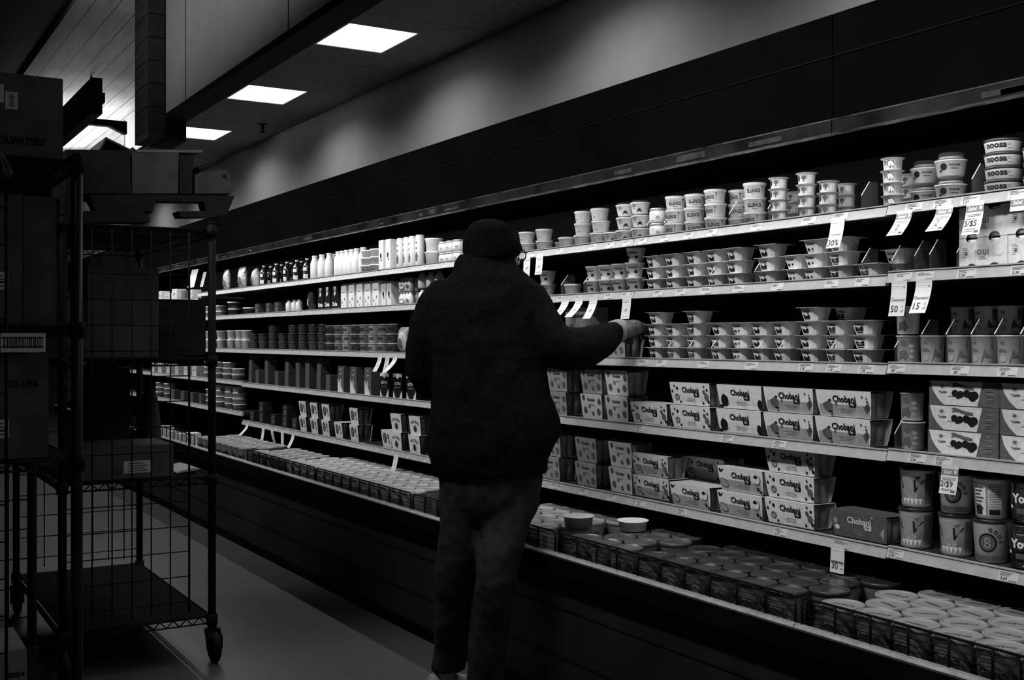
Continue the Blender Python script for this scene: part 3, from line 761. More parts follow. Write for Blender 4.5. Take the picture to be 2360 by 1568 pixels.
carton('ct_diag', .095, .06, .160, dgrey, pr_diag); carton('ct_act', .115, .07, .135, ink, pr_act)
carton('ct_tall', .060, .06, .175, white, pr_berry, name='tall_drink_carton')
carton('bx_mid', .11, .08, .085, offw, pr_none, 'food_box', 'box'); carton('bx_wht', .12, .09, .11, white, pr_none, 'food_box', 'box')
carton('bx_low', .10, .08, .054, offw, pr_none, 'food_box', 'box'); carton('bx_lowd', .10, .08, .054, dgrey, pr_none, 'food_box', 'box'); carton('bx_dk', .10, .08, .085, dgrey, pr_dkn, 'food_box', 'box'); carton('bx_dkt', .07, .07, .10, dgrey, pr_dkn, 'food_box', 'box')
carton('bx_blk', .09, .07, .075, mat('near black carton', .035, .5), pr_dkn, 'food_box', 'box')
# --- flat tubs with white lid edges
def lowtub(key, bodym, lidm, r=.052, h=.036, print_=None, name='flat_tub'):
    fn = cone(r*.9, r, h); p = MB()
    if print_: p.text(print_, fn, 0, h*.5, h*.4, ink, wmax=r*1.2, bold=.03)
    kind(key, name, 'tub', cup_body(r*.9, r, h, bodym, .001, 18), [('lid', MB().lathe([(r+.003, h), (r+.004, h+.002), (r+.004, h+.007), (r, h+.008)], lidm, 20)), ('printed_label', p)])
lowtub('lt_w', grey, white); lowtub('lt_d', dgrey, lidd, r=.045, h=.048); lowtub('lt_m', grey, lidg, r=.048, h=.044, print_='coo'); lowtub('lt_m2', offw, lidg, r=.048, h=.044, print_='oo'); lowtub('lt_m3', dgrey, lidg, r=.048, h=.044, print_='oo'); lowtub('lt_tall', offw, white, r=.045, h=.062)
lowtub('lt_k', mat('near black tub', .03, .35), white, r=.052, h=.045, print_='coo')
# --- crinkly bags
def bag(key, W, H, D, m, m2):
    rng = random.Random(hash(W)*0+int(W*1e4)); rings = []
    for j in range(9):
        t = j/8; rr = []
        for k in range(16):
            a = 2*math.pi*k/16; e = 1-0.75*abs(2*t-1)**3
            q = 1+rng.uniform(-.09, .09)
            rr.append((D/2*e*math.cos(a)*q, W/2*(1-.06*e)*math.copysign(abs(math.sin(a))**.6, math.sin(a))*q, H*t))
        rings.append(rr)
    mb = MB().loft(rings, m, True)
    f = lambda u, v: (-D/2*1.1*(1-.6*abs(2*v/H-1)**3)*math.sqrt(max(.05, 1-(2*u/W)**2))-.002, -u, v)
    p = MB().grid(-W*.25, H*.25, W*.2, H*.55, f, m2, 4, 3).text('OK', f, 0, H*.68, H*.12, ink, wmax=W*.5) if False else MB().grid(-W*.25, H*.25, W*.2, H*.55, f, m2, 4, 3)
    kind(key, 'snack_bag', 'bag', mb, [('printed_panel', p)])
bag('bag_l', .13, .17, .06, foil, dgrey); bag('bag_d', .10, .14, .06, mat('dark film bag', .05, .25, bump=.5, noise_amt=.5), grey)
bag('bag_w', .12, .14, .07, mat('pale film bag', .5, .3, bump=.5, noise_amt=.4), dgrey)
# --- shrink-wrapped two-row bottle multipack
mb = MB()
for a in range(2):
    for b_ in range(4):
        mb.lathe([(.016, 0), (.018, .003), (.018, .045), (.012, .060), (.009, .064), (.010, .066), (.010, .075)], offw, 10, a*.037-.0185, b_*.037-.0555)
sw = MB().box((-.039, -.076, 0), (.039, .076, .050), clear); f = flat(-.0393)
pp = MB().text('DANIMALS', f, 0, .022, .014, ink, wmax=.12).ell(-.03, .010, .02, .006, f, ink2) if False else MB().ell(-.02, .022, .035, .014, f, ink2).ell(-.02, .022, .028, .009, flat(-.0393, .0014), offw).ell(.05, .025, .016, .010, f, ink2)
kind('wrap8', 'bottle_multipack', 'drink multipack', mb, [('shrink_wrap', sw), ('printed_label', pp)])
# --- upright oval-label pot packs (left) 
def potpack(key, word, W=.125, H=.098):
    n = 5; vs = []; fs = []
    D = .10
    for j in range(n+1):
        t = j/n; hw = W/2*(1-.10*(1-t)**1.6); z = H*t; xf = -D/2+.012*(1-t)
        vs += [(xf, hw, z), (xf, -hw, z), (-xf, -hw, z), (-xf, hw, z)]
    for j in range(n):
        a = j*4; fs += [(a, a+4, a+5, a+1), (a+2, a+6, a+7, a+3)]
    fs += [(n*4, n*4+3, n*4+2, n*4+1), (0, 1, 2, 3)]
    mb = MB().add(vs, fs, offw)
    f = lambda u, v: (-D/2+.012*(1-min(1, v/H))-.0008, -u, v); f2 = lambda u, v: (f(u, v)[0]-.0006, -u, v)
    p = MB()
    if word:
        for k, ch in enumerate(word):
            u = (k-(len(word)-1)/2)*.0115; p.text(ch, f2, u, H*.72-u*u*6, .015, ink, bold=.03) if ch != ' ' else None
        p.ell(0, H*.32, W*.16, H*.20, f, dgrey).ell(0, H*.30, W*.09, H*.13, f2, ink).shape([(-.004, H*.5), (.0, H*.6), (.004, H*.5)], f2, ink)
    else:
        p.ell(-W*.16, H*.55, W*.20, H*.30, f, ink, 16).ell(-W*.16, H*.55, W*.15, H*.23, f2, dgrey, 14).grid(W*.12, H*.5, W*.3, H*.8, f, ink2).ell(W*.28, H*.35, .008, .012, f, dgrey)
    cm = MB()
    for sx in (-1, 1):
        for sy in (-1, 1): cm.lathe([(.0170, .001), (.0215, H-.012), (.0225, H-.006)], dgrey, 12, sx*.0195, sy*(W/2-.024))
    kind(key, 'pot_multipack', 'yogurt multipack', mb, [('cup', cm), ('printed_label', p)])
potpack('pp_o', None); potpack('pp_t', 'TOO GOOD', W=.135)
# --- stand-up pouch pack with round fruit
mb = MB()
def pr_pouch(p, f, f2, W, H):
    p.text('Chobani', f, 0, H*.84, .020, ink, wmax=W*.7, bold=.03).ell(-.045, H*.55, .017, .028, f, ink2).ell(.045, H*.22, .016, .02, f, ink2); lines(p, f, -.02, .03, H*.36, 3, .007, ink2)
carton('pouch', .18, .09, .205, grey, pr_pouch, 'large_yogurt_pack', 'yogurt pack')
# --- clear divider with frosted edge
def divider(key, L, h0, h1):
    mb = MB().prism([(0, 0), (0, h0), (L*.5, h1), (L, h1), (L, 0)], 'y', -.0006, .0006, clear)
    e = MB().prism([(0, h0-.001), (-.001, h0), (L*.5, h1+.001), (L*.5, h1-.001)], 'y', -.0012, .0012, clearedge)
    kind(key, 'shelf_divider', 'shelf divider', mb, [('frosted_edge', e)])
divider('div', .07, .046, .090)
divider('divt', .07, .084, .125)

# ================================================================== hanging tags
def hang_tag(px, zrail, L, label, lines_, wd=.055, lean=.02, band=False, up=0.0, group='paper tags hanging from the price rails'):
    y = yat(px, 2.612)
    o_ = (2.612, y, zrail-.034)
    n = 6
    def fn0(e):
        def fn(u, v):     # v: 0 at the rail, -L at the foot
            t = max(0.0, -v/L)
            return (-lean*t**1.5-e-.001, -u, v*math.sqrt(max(0, 1-(lean/L)**2*.6)))
        return fn
    f0, f1, f2, fb = fn0(0), fn0(.0007), fn0(.0013), fn0(-.0006)
    mb = MB().grid(-wd/2, -L, wd/2, .012, f0, paper, 1, 8)
    g = MB()
    if band:
        mb2 = MB().grid(-wd/2, -.017, wd/2, .0, f1, paperg, 1, 2); mb2.text('Sale!', f2, -.006, -.008, .011, paper, wmax=.032, bold=.03).ell(.019, -.007, .005, .005, f2, paper)
    else: mb2 = MB().grid(-wd/2+.004, -.004, wd/2-.004, .0, f1, mat('tag clip', .85, .2), 1, 1)
    for (txt, u, v, h, m) in lines_:
        if txt == '-': mb2.grid(u-h/2, v, u+h/2, v-.0012, f1, m)
        elif txt == '=': mb2.grid(u-h/2, v, u+h/2, v-.006, f1, m)
        else: mb2.text(txt, f2, u, v, h, m, wmax=wd*.92, bold=.0)
    r = mb.build('price_tag'); r.location = o_
    mb2.build('tag_print', r)
    tag(r, label, 'price tag', group)
    return r
def pct(num, L, clr=False):
    a = [(num, -.009, -L+.021, .019, ink), ('%', .018, -L+.027, .007, ink2), ('off', .018, -L+.015, .007, ink2)]
    if clr: a += [('Clearance!', 0, -L*.47, .0095, ink), ('o', .019, -.008, .006, ink2)]
    else: a += [('=', 0, -.036, .05, ink2)]
    return a
def sale(txt, L): return [(txt, -.006, -L*.62, .018, ink2 if txt == '2' else ink), ('-', 0, -.024, .045, ink2), ('-', 0, -.028, .04, ink2), ('-', -.008, -L*.45, .03, ink2), ('-', -.004, -L*.8, .035, ink2), ('-', -.010, -L+.010, .03, ink2), ('=', .016, -L+.011, .014, ink2)]
def small(L): return [('x9', 0, -L*.55, .012, ink2), ('-', -.012, -L+.010, .014, ink2), ('-', .012, -L+.010, .014, ink2), ('-', 0, -.012, .04, ink2)]
hang_tag(1931, RA, .082, 'paper tag reading 30% under the top shelf', [('30%', -.002, -.066, .019, ink), ('-', 0, -.04, .04, ink2)], lean=.022)
hang_tag(2085, RA, .072, 'leaning sale tag under the top shelf, farthest left of the three with bands', sale('2', .072), lean=.045, band=True)
hang_tag(2178, RA, .072, 'leaning sale tag under the top shelf, middle of the three with bands', sale('2', .072), lean=.048, band=True)
hang_tag(2248, RA, .080, 'sale tag reading 3/$5 under the top shelf', sale('3/$5', .080), lean=.022, band=True)
hang_tag(2352, RA+.003, .03, 'sale tag cut by the picture edge under the top shelf', [], lean=.005, band=True)
hang_tag(2073, RB, .090, 'clearance tag reading 50% off, at the second shelf seam', pct('50', .090, True), lean=.014)
hang_tag(2130, RB, .086, 'clearance tag reading 15% off, curling above the tall fruit cup', pct('15', .086, True), lean=.030)
hang_tag(1215, RA, .080, 'small tag beside the glasses of the person, left of a pair', small(.080), lean=.004)
hang_tag(1244, RA, .078, 'small tag beside the glasses of the person, right of a pair', small(.078), lean=.008)
hang_tag(1303, RB, .080, 'leaning tag beside the right shoulder of the person', small(.080), lean=.055)
hang_tag(1335, RB, .078, 'leaning tag under the second shelf, middle of three above the reaching arm', small(.078), lean=.055)
hang_tag(1368, RB, .078, 'leaning tag in front of the large grey yogurt pack', small(.078), lean=.035)
hang_tag(1445, RB, .078, 'straight tag hanging just above the gloved hand', small(.078), lean=.010)
hang_tag(2190, RD, .068, 'sale tag reading 2/$9 above the large tubs', sale('2/$9', .068), lean=.012, band=True)
hang_tag(1931, RE, .072, 'tag reading 30% off under the lowest shelf', pct('30', .072), lean=.004)
hang_tag(876, RC, .082, 'small leaning tag left of the person, first of three together', small(.082), lean=.035)
hang_tag(893, RC, .085, 'small tag left of the person, middle of three together', small(.085), lean=.02)
hang_tag(911, RC, .085, 'small leaning tag left of the person, last of three together', small(.085), lean=.06)
for i, (px, ln) in enumerate(((570, .06), (607, .012), (627, -.02), (651, .0), (676, .035))):
    hang_tag(px, RE, .085, 'small blank tag below the lowest shelf, %s of five beyond the pot packs' % ORD[i], [], lean=ln)
hang_tag(913, RE, .080, 'small tag below the lowest shelf, under the pale pot packs', small(.080), lean=.02)

# ================================================================== goods on the shelves
RNG = random.Random(11)
def put(keys, shelf_z, cols, pitch, desc, where, group, x=2.70, rzj=.25, side='', lift=0.0, rz=None, levels=('bottom', 'second', 'third', 'top'), face=0.0):
    """cols: (px, levels[, extra x]) of one row of stacks; keys: kind or list of kinds per column"""
    n = len(cols)
    for i, c in enumerate(cols):
        px, lv = c[0], c[1]; xx = x+(c[2] if len(c) > 2 else 0)
        y = yat(px, xx)
        z = shelf_z-.0050+(dz_of(shelf_z) if y < 2.273 else 0)
        for l in range(lv):
            k = keys if isinstance(keys, str) else keys[i % len(keys)]
            if n == 1: col = ''
            else: col = 'of the %s stack ' % ORD[i] if i < n-1 else 'of the last stack '
            if lv == 1 and n > 1: lev = ''; col = col.replace('of the ', '').replace(' stack ', ' in ')
            elif lv == 1: lev = ''
            elif l == lv-1: lev = 'topmost '
            elif l == 0: lev = 'bottom one '
            else: lev = ORD[l]+' from below '
            jx = RNG.uniform(-.002, .002)
            place(k, (xx+jx, y+RNG.uniform(-.003, .003), z+lift+l*pitch+.0004*l), (RNG.uniform(-rzj, rzj)+face) if rz is None else rz, ('%s, %s%s%s' % (desc, lev, col, where)).replace(' ,', ',').strip(), group)
DZ = {RA: .003, RB: .008, RC: .004, RD: .004, RE: .005}
def dz_of(z): return DZ.get(z, 0)
def topz(z): return z-.006
TILTF = -.25
# ---- top shelf, right of the person
put('noosa', RA, [(2312, 4)], .0362, 'white tub with heavy dark lettering', 'at the right end', 'wide lettered tubs on the top shelf', x=2.69, rz=.45)
put('noosa', RA, [(2405, 4)], .0362, 'white tub cut by the picture edge', 'beside the lettered tubs', 'wide lettered tubs on the top shelf', x=2.69, rz=.45)
put('mixtub', RA, [(2192, 2)], .0675, 'pale tub with clear domed lid', 'beside the lettered tubs', 'domed tubs on the top shelf', x=2.70, rz=.45)
put('mixtub', RA, [(2132, 2)], .0675, 'domed tub set farther back', 'left of the large domed tubs', 'domed tubs on the top shelf', x=2.76, rz=.3)
put('heart', RA, [(2058, 4)], .0366, 'cup with a heart print', 'in the lone column above the leaning tags', 'small wide-rimmed cups on the top shelf', x=2.68, rz=.55)
put('tree', RA, [(1795, 4), (1858, 4), (1908, 3)], .0366, 'small cup with tree print', 'with wide foil rims', 'small wide-rimmed cups on the top shelf', x=2.68, rz=.5, rzj=0)
put('tree', RA, [(1830, 3), (1950, 3)], .0366, 'small shaded cup', 'behind the tree print cups', 'small wide-rimmed cups on the top shelf', x=2.78, rz=.3, rzj=0)
put('tree', RA, [(2095, 3)], .0366, 'small shaded cup', 'behind the heart print column', 'small wide-rimmed cups on the top shelf', x=2.78, rz=.3, rzj=0)
put('ellenos', RA, [(1557, 3), (1601, 3, .02), (1649, 3), (1703, 3, .08), (1741, 3)], .0485, 'white tub with bold capitals', 'on the top shelf', 'tubs with bold capitals on the top shelf', x=2.69, rzj=.5, face=.45)
put('jar', RA, [(1517, 2)], .0565, 'jar with crinkled silver lid', 'on the top shelf', 'jars on the top shelf', x=2.70, rz=.4)
put('oval', RA, [(1411, 1), (1442, 3), (1476, 3)], .0503, 'cup with oval logo', 'on the top shelf', 'oval logo cups on the top shelf', x=2.69, rzj=.1, face=.35)
put('plain', RA, [(1308, 1), (1344, 3), (1383, 3)], .0492, 'plain pale cup', 'on the top shelf', 'plain cups on the top shelf', x=2.69, rzj=.3, face=.3)
put('plain', RA, [(1215, 2), (1255, 2)], .0492, 'plain pale cup', 'by the cap brim', 'plain cups on the top shelf', x=2.69, rzj=.3)
put('plain', RA, [(1298, 1, .09)], .0492, 'shaded cup set behind the plain pale cups', 'top shelf', 'plain cups on the top shelf', x=2.71)
# ---- second shelf
put('oui', RB, [(2303, 2)], .083, 'arched paper sleeve of four pots', 'second shelf', 'arched pot sleeves', x=2.72, rz=0)
put('oui', RB, [(2422, 2)], .083, 'arched paper sleeve cut by the picture edge', 'second shelf', 'arched pot sleeves', x=2.72, rz=0)
put(['flip0', 'flip0', 'flip0', 'flip0', 'flip0', 'flip0', 'flip1', 'flip1', 'flip2'], RB, [(1523, 3), (1566, 3), (1616, 3), (1664, 3), (1712, 3), (1786, 3), (1851, 2), (1893, 3), (1952, 3)], .0437, 'flat-lidded tray pack', 'second shelf', 'tray packs on the second shelf', x=2.705, rzj=.05)
put('flip2', RB, [(2020, 1)], .0437, 'single tray pack at the right end of the row', 'second shelf', 'tray packs on the second shelf', x=2.705)
put('flip1', RB, [(2082, 2, .06)], .0437, 'shaded tray pack', 'between the clear dividers', 'tray packs on the second shelf', x=2.72)
put(['chocup'], RB, [(1262, 2), (1371, 2), (1401, 2), (1431, 2)], .0573, 'cup with two dark fruits', 'second shelf, by the arm', 'fruit print cups on the second shelf', x=2.69, rzj=.3, face=.3)
put(['chocup'], RB, [(1465, 3)], .0573, 'fruit print cup in the tallest stack', 'second shelf', 'fruit print cups on the second shelf', x=2.69, rzj=.1, face=.4)
put('plain', RB, [(1322, 1)], .0573, 'squat plain cup between dividers', 'second shelf', 'fruit print cups on the second shelf', x=2.69, rzj=.1)
# ---- third shelf
put(['flip0', 'flip2', 'flip2', 'flip0', 'flip1', 'flip0', 'flip0', 'flip0', 'flip2'], RC, [(1527, 4), (1568, 3), (1616, 4), (1674, 3), (1723, 3), (1770, 3), (1822, 3), (1884, 4), (1944, 3)], .0437, 'flat-lidded tray pack', 'third shelf', 'tray packs on the third shelf', x=2.705, rzj=.05)
put('flip2', RC, [(2008, 3, -.005)], .0437, 'dark print tray pack at the right end', 'third shelf', 'tray packs on the third shelf', x=2.705)
put('flip2', RC, [(1965, 1, .0)], .0437, 'high tray pack behind the right end', 'third shelf', 'tray packs on the third shelf', x=2.79, lift=.131)
put(['slim'], RC, [(2147, 1), (2209, 1), (2267, 1), (2327, 1)], .084, 'tall slim cup with wedge print', 'third shelf', 'tall slim cups on the third shelf', x=2.69, rzj=.15, face=.45)
put(['slim'], RC, [(2392, 1)], .084, 'tall slim cup cut by the picture edge', 'third shelf', 'tall slim cups on the third shelf', x=2.69, rzj=.15, face=.45)
put(['fruitcup'], RC, [(2094, 2)], .084, 'tall fruit print cup', 'left of the slim cups', 'tall slim cups on the third shelf', x=2.69, rz=.5)
put(['slim'], RC, [(2218, 2), (2275, 2), (2330, 2)], .084, 'shaded tall cup', 'behind the slim cups', 'tall slim cups on the third shelf', x=2.86, rzj=.15, face=.45)
put('pouch', RC, [(1350, 1)], .1, 'large grey pack behind the leaning tags', 'third shelf', 'large packs by the hand', x=2.70, rz=0)
put('pk_small', RC, [(1290, 1)], .1, 'grey pack beside the sleeve of the person', 'third shelf', 'large packs by the hand', x=2.70, rz=0)
put('pk_smalld', RC, [(1437, 1)], .1, 'grey pack below the gloved hand', 'third shelf', 'large packs by the hand', x=2.72, rz=0)
# ---- fourth shelf
put(['pk_smalld', 'pk_smallw', 'pk_small'], RD, [(1305, 2), (1384, 1), (1444, 2)], .1008, 'small fruit print multipack', 'fourth shelf', 'small multipacks on the fourth shelf', x=2.70, rz=0)
put(['pk_smalld'], RD, [(1384, 1)], .1008, 'shaded multipack on top of a whiter one', 'fourth shelf', 'small multipacks on the fourth shelf', x=2.70, rz=0, lift=.1012)
put('pk_berry', RD, [(1517, 1), (1612, 2)], .0838, 'white sleeve with scattered berries', 'fourth shelf', 'long sleeves on the fourth shelf', x=2.70, rz=0)
put('pk_cup', RD, [(1726, 2)], .0838, 'white sleeve with a round cup picture', 'fourth shelf', 'long sleeves on the fourth shelf', x=2.70, rz=0)
put('pk_bar', RD, [(1840, 2), (1968, 2)], .0838, 'white sleeve with a broken bar picture', 'fourth shelf', 'long sleeves on the fourth shelf', x=2.70, rz=0)
put('fruitcup', RD, [(2103, 2)], .0845, 'tall cup in the gap beside the sleeves', 'fourth shelf', 'tall cups on the fourth shelf', x=2.70, rz=.4)
put('berrybox', RD, [(2248, 3)], .0686, 'dark carton with ribbon and berries', 'fourth shelf', 'berry cartons', x=2.70, rz=0)
put('berrybox', RD, [(2425, 3)], .0686, 'berry carton cut by the picture edge', 'fourth shelf', 'berry cartons', x=2.70, rz=0)
# ---- lowest shelf
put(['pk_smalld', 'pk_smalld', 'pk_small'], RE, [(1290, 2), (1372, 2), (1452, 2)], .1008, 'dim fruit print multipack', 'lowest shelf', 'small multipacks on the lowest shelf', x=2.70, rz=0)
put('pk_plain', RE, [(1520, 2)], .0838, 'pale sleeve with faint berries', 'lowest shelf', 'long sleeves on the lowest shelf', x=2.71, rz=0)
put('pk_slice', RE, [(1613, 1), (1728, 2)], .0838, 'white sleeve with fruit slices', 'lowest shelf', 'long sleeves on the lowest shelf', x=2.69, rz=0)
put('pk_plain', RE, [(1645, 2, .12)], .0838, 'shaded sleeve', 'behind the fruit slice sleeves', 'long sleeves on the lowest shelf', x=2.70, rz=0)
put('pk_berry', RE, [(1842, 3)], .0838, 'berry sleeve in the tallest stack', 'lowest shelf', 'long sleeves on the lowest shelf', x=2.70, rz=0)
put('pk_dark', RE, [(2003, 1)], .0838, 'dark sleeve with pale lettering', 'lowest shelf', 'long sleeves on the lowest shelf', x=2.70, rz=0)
put('q_v', RE, [(2114, 2)], .118, 'large tub with a slanting V', 'beside the dark sleeve', 'large tubs on the lowest shelf', x=2.70, rz=.5)
for k, px, l, nm in (('q_v', 2205, 0, 'large V tub below the round emblem tub'), ('q_g', 2205, 1, 'large tub with round emblem behind the sale tag'), ('q_g', 2285, 0, 'large tub with round emblem at shelf level'), ('q_n', 2285, 1, 'large tub turned to its fine print')):
    y = yat(px, 2.70); place(k, (2.70, y, RE-.005+.005+l*.118), .45, nm, 'large tubs on the lowest shelf')
put('q_y', RE, [(2368, 2)], .118, 'black tub with white lettering at the picture edge', 'lowest shelf', 'large tubs on the lowest shelf', x=2.70, rz=.35)

# ---- dividers
def dividers(key, z, pxs, x, desc):
    for i, px in enumerate(pxs):
        y = yat(px, x); place(key, (x, y, z-.0052+(dz_of(z) if y < 2.273 else 0)), 0, '%s, %s from the person' % (desc, ORD[i]), 'clear shelf dividers')
dividers('div', RB, (1293, 1345, 1643-5, 1740, 1986, 2056, 2108, 2142, 2205, 2245), 2.645, 'clear plastic shelf divider on the second shelf')
dividers('div', RC, (1541, 1588, 1640, 1748, 1797, 1916, 2062), 2.645, 'clear plastic shelf divider on the third shelf')
dividers('divt', RC, (2124, 2180, 2238, 2292, 2352), 2.645, 'tall clear divider between the slim cups')
dividers('div', RA, (1490, 1530, 1680, 1770, 1985, 2240), 2.645, 'clear plastic divider on the top shelf')
dividers('div', RD, (2062, 2155), 2.645, 'clear divider on the fourth shelf')

# ---- bottom bins: lidded tubs in staggered rows
def bin_tubs(key, y0, y1, desc, rows_=4, group='', pit=.1215, where=''):
    n = int((y1-y0)/pit); nth = ['front', 'second', 'third', 'back']
    for r in range(rows_):
        for i in range(n):
            y = y1-pit*(i+.5)-(pit/2 if r % 2 else 0)
            if y < y0+.04: continue
            x = 2.332+r*.1065
            place(key, (x+RNG.uniform(-.002, .002), y, .5605), RNG.uniform(-.6, .6), '%s, %s in the %s row' % (desc, ORD[i], nth[r]), group)
bin_tubs('bt_pale', 1.05, 2.235, 'grey-lidded tub in the near wire bin', group='tubs in the bottom bin with pale lids')
bin_tubs('bt_dark', 2.26, 3.05, 'dark-lidded tub in the bottom bin', group='tubs in the bottom bin with dark lids')
bin_tubs('bt_clear', 3.05, 3.45, 'smoky-lidded tub in the bottom bin', group='tubs in the bottom bin with smoky lids')
bin_tubs('bt_light', 3.50, 4.22, 'pale-lidded tub right of the legs', group='pale tubs beside the legs')
bin_tubs('bt_light', 4.72, 6.45, 'pale-lidded tub left of the legs', group='pale tubs left of the legs', rows_=4)
bin_tubs('bt_black', 6.45, 7.10, 'dark tub with grey lid beyond the pale ones', group='dark tubs far down the bottom bin', rows_=3)
bin_tubs('bt_pale', 7.15, 8.35, 'grey-lidded tub far down the bottom bin', group='far grey tubs in the bottom bin', rows_=3)
# tubs lying higher on the others
y = yat(1333, 2.42); place('lt_tall', (2.42, y, .69), .2, 'short tub standing on the pale lids right of the legs', 'tubs on top of the bin tubs', sc=(1.25, 1.25, .62))
y = 3.40; place('lt_tall', (2.55, y, .69), .6, 'short tub standing behind on the pale lids', 'tubs on top of the bin tubs', sc=(1.2, 1.2, .55))

# ---- left of the person: top shelf
LG = 'goods left of the person, '
put('bag_l', RA, [(524, 1), (560, 1)], .1, 'crinkled shiny bag', 'top shelf near the cart', LG+'bags', x=2.70, rzj=.1)
put('bag_w', RA, [(590, 1)], .1, 'pale crinkled bag before the dark bottles', 'top shelf', LG+'bags', x=2.70)
put('bot_dark', RA, [(608, 1), (624, 1, .06), (637, 1), (649, 1, .06), (661, 1), (672, 1, .06), (684, 1), (695, 1, .06), (707, 1)], .1, 'dark bottle with pale cap', 'the dark row', LG+'dark bottles', x=2.69)
put('bot_white', RA, [(726, 1), (743, 1), (759, 1), (770, 1, .05), (781, 1), (791, 1), (801, 1), (811, 1), (823, 1), (838, 1)], .1, 'white round-shouldered bottle', 'the white row', LG+'white bottles', x=2.69)
put('lt_w', RA, [(853, 3), (874, 3)], .044, 'low white-rimmed tub', 'beside the white bottles', LG+'low tubs', x=2.69)
put('ct_tall', RA, [(889, 1), (905, 1)], .1, 'tall white carton', 'left of the slim white bottles', LG+'tall cartons', x=2.69, rz=0)
put('tube', RA, [(925, 1), (939, 1), (953, 1), (968, 1)], .1, 'tall slim white bottle with dark fruit', 'the slim row', LG+'slim bottles', x=2.69)
put('lt_tall', RA, [(1000, 2)], .070, 'pale straight tub', 'beside the slim bottles', LG+'straight tubs', x=2.69)
put('jar', RA, [(1026, 2), (1042, 2), (1060, 2)], .0565, 'pale jar beside the cap of the person', 'top shelf', LG+'jars', x=2.69)
# second shelf left
put('lt_w', RB, [(482, 2), (507, 2)], .044, 'tub with bright lid rim', 'by the cart post', LG+'bright rimmed tubs', x=2.69)
put('lt_k', RB, [(541, 2), (577, 1)], .053, 'dark tub with pale lid and lettering', 'second shelf', LG+'lettered tubs', x=2.69, rz=.4)
put('bx_blk', RB, [(602, 1), (628, 1), (648, 1)], .1, 'near-black box', 'second shelf', LG+'dark boxes', x=2.69, rz=0)
put('bot_yell', RB, [(668, 1), (680, 1), (690, 1)], .1, 'short bottle with dark cap', 'second shelf', LG+'short bottles', x=2.69)
put('bag_d', RB, [(720, 1)], .1, 'dark film bag beside the lettered cartons', 'second shelf', LG+'bags', x=2.69)
put('ct_dark', RB, [(748, 1), (764, 1), (782, 1)], .1, 'black carton with white lettering', 'second shelf', LG+'cartons', x=2.68, rz=0)
put('ct_white', RB, [(802, 1), (820, 1), (838, 1), (856, 1), (875, 1)], .1, 'white carton with small fruit', 'second shelf', LG+'cartons', x=2.68, rz=0)
put('ct_berry', RB, [(893, 1), (907, 1)], .1, 'grey carton with dark berry', 'second shelf', LG+'cartons', x=2.69, rz=0)
put('wrap8', RB, [(944, 2)], .0765, 'shrink-wrapped pack of small bottles', 'second shelf', LG+'bottle packs', x=2.70, rz=0)
put('bot_yell', RB, [(975, 2), (993, 2), (1012, 2)], .086, 'short bottle beside the wrapped packs', 'second shelf', LG+'short bottles', x=2.69)
# third shelf left
put('lt_tall', RC, [(487, 2), (513, 2), (537, 2), (556, 2), (571, 2)], .071, 'tall pale tub with white lid', 'third shelf', LG+'pale tubs', x=2.69)
put('lt_d', RC, [(590, 2), (611, 2), (634, 3), (657, 2), (680, 3), (703, 3), (727, 3), (750, 3)], .0565, 'small dark tub', 'third shelf', LG+'dark tubs', x=2.69)
put(['lt_m3', 'lt_m', 'lt_m2', 'lt_m3', 'lt_m', 'lt_m2', 'lt_m', 'lt_m3'], RC, [(769, 3), (788, 3), (807, 3), (827, 3), (847, 3), (868, 3), (890, 3), (912, 3)], .0535, 'printed tub', 'left of the person, third shelf', LG+'printed tubs', x=2.70, rzj=.3, face=.3)
put('bag_w', RC, [(935, 1)], .0855, 'pale bag beside the elbow of the person', 'third shelf', LG+'printed boxes', x=2.68)
# fourth shelf left
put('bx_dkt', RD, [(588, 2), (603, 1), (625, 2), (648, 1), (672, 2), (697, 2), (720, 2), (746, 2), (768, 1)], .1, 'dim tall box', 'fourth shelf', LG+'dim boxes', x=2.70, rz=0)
put('ct_diag', RD, [(796, 1), (826, 1), (859, 1)], .1, 'tall dark carton with pale diagonal', 'fourth shelf', LG+'diagonal cartons', x=2.68, rz=0)
put('ct_act', RD, [(898, 1), (930, 1), (962, 1)], .1, 'box with dark oval and white lettering', 'fourth shelf', LG+'oval boxes', x=2.69, rz=0)
# lowest shelf left
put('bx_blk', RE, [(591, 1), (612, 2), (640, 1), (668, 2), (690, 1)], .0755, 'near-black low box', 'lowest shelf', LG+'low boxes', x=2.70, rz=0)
put('pp_o', RE, [(713, 2), (739, 2), (766, 2), (795, 1), (832, 2), (908, 1)], .0985, 'pot pack with dark oval', 'lowest shelf', LG+'oval pot packs', x=2.70, rz=0)
put('pp_t', RE, [(930, 2), (973, 2)], .0985, 'pale pot pack with arched lettering', 'lowest shelf', LG+'arched pot packs', x=2.69, rz=0)
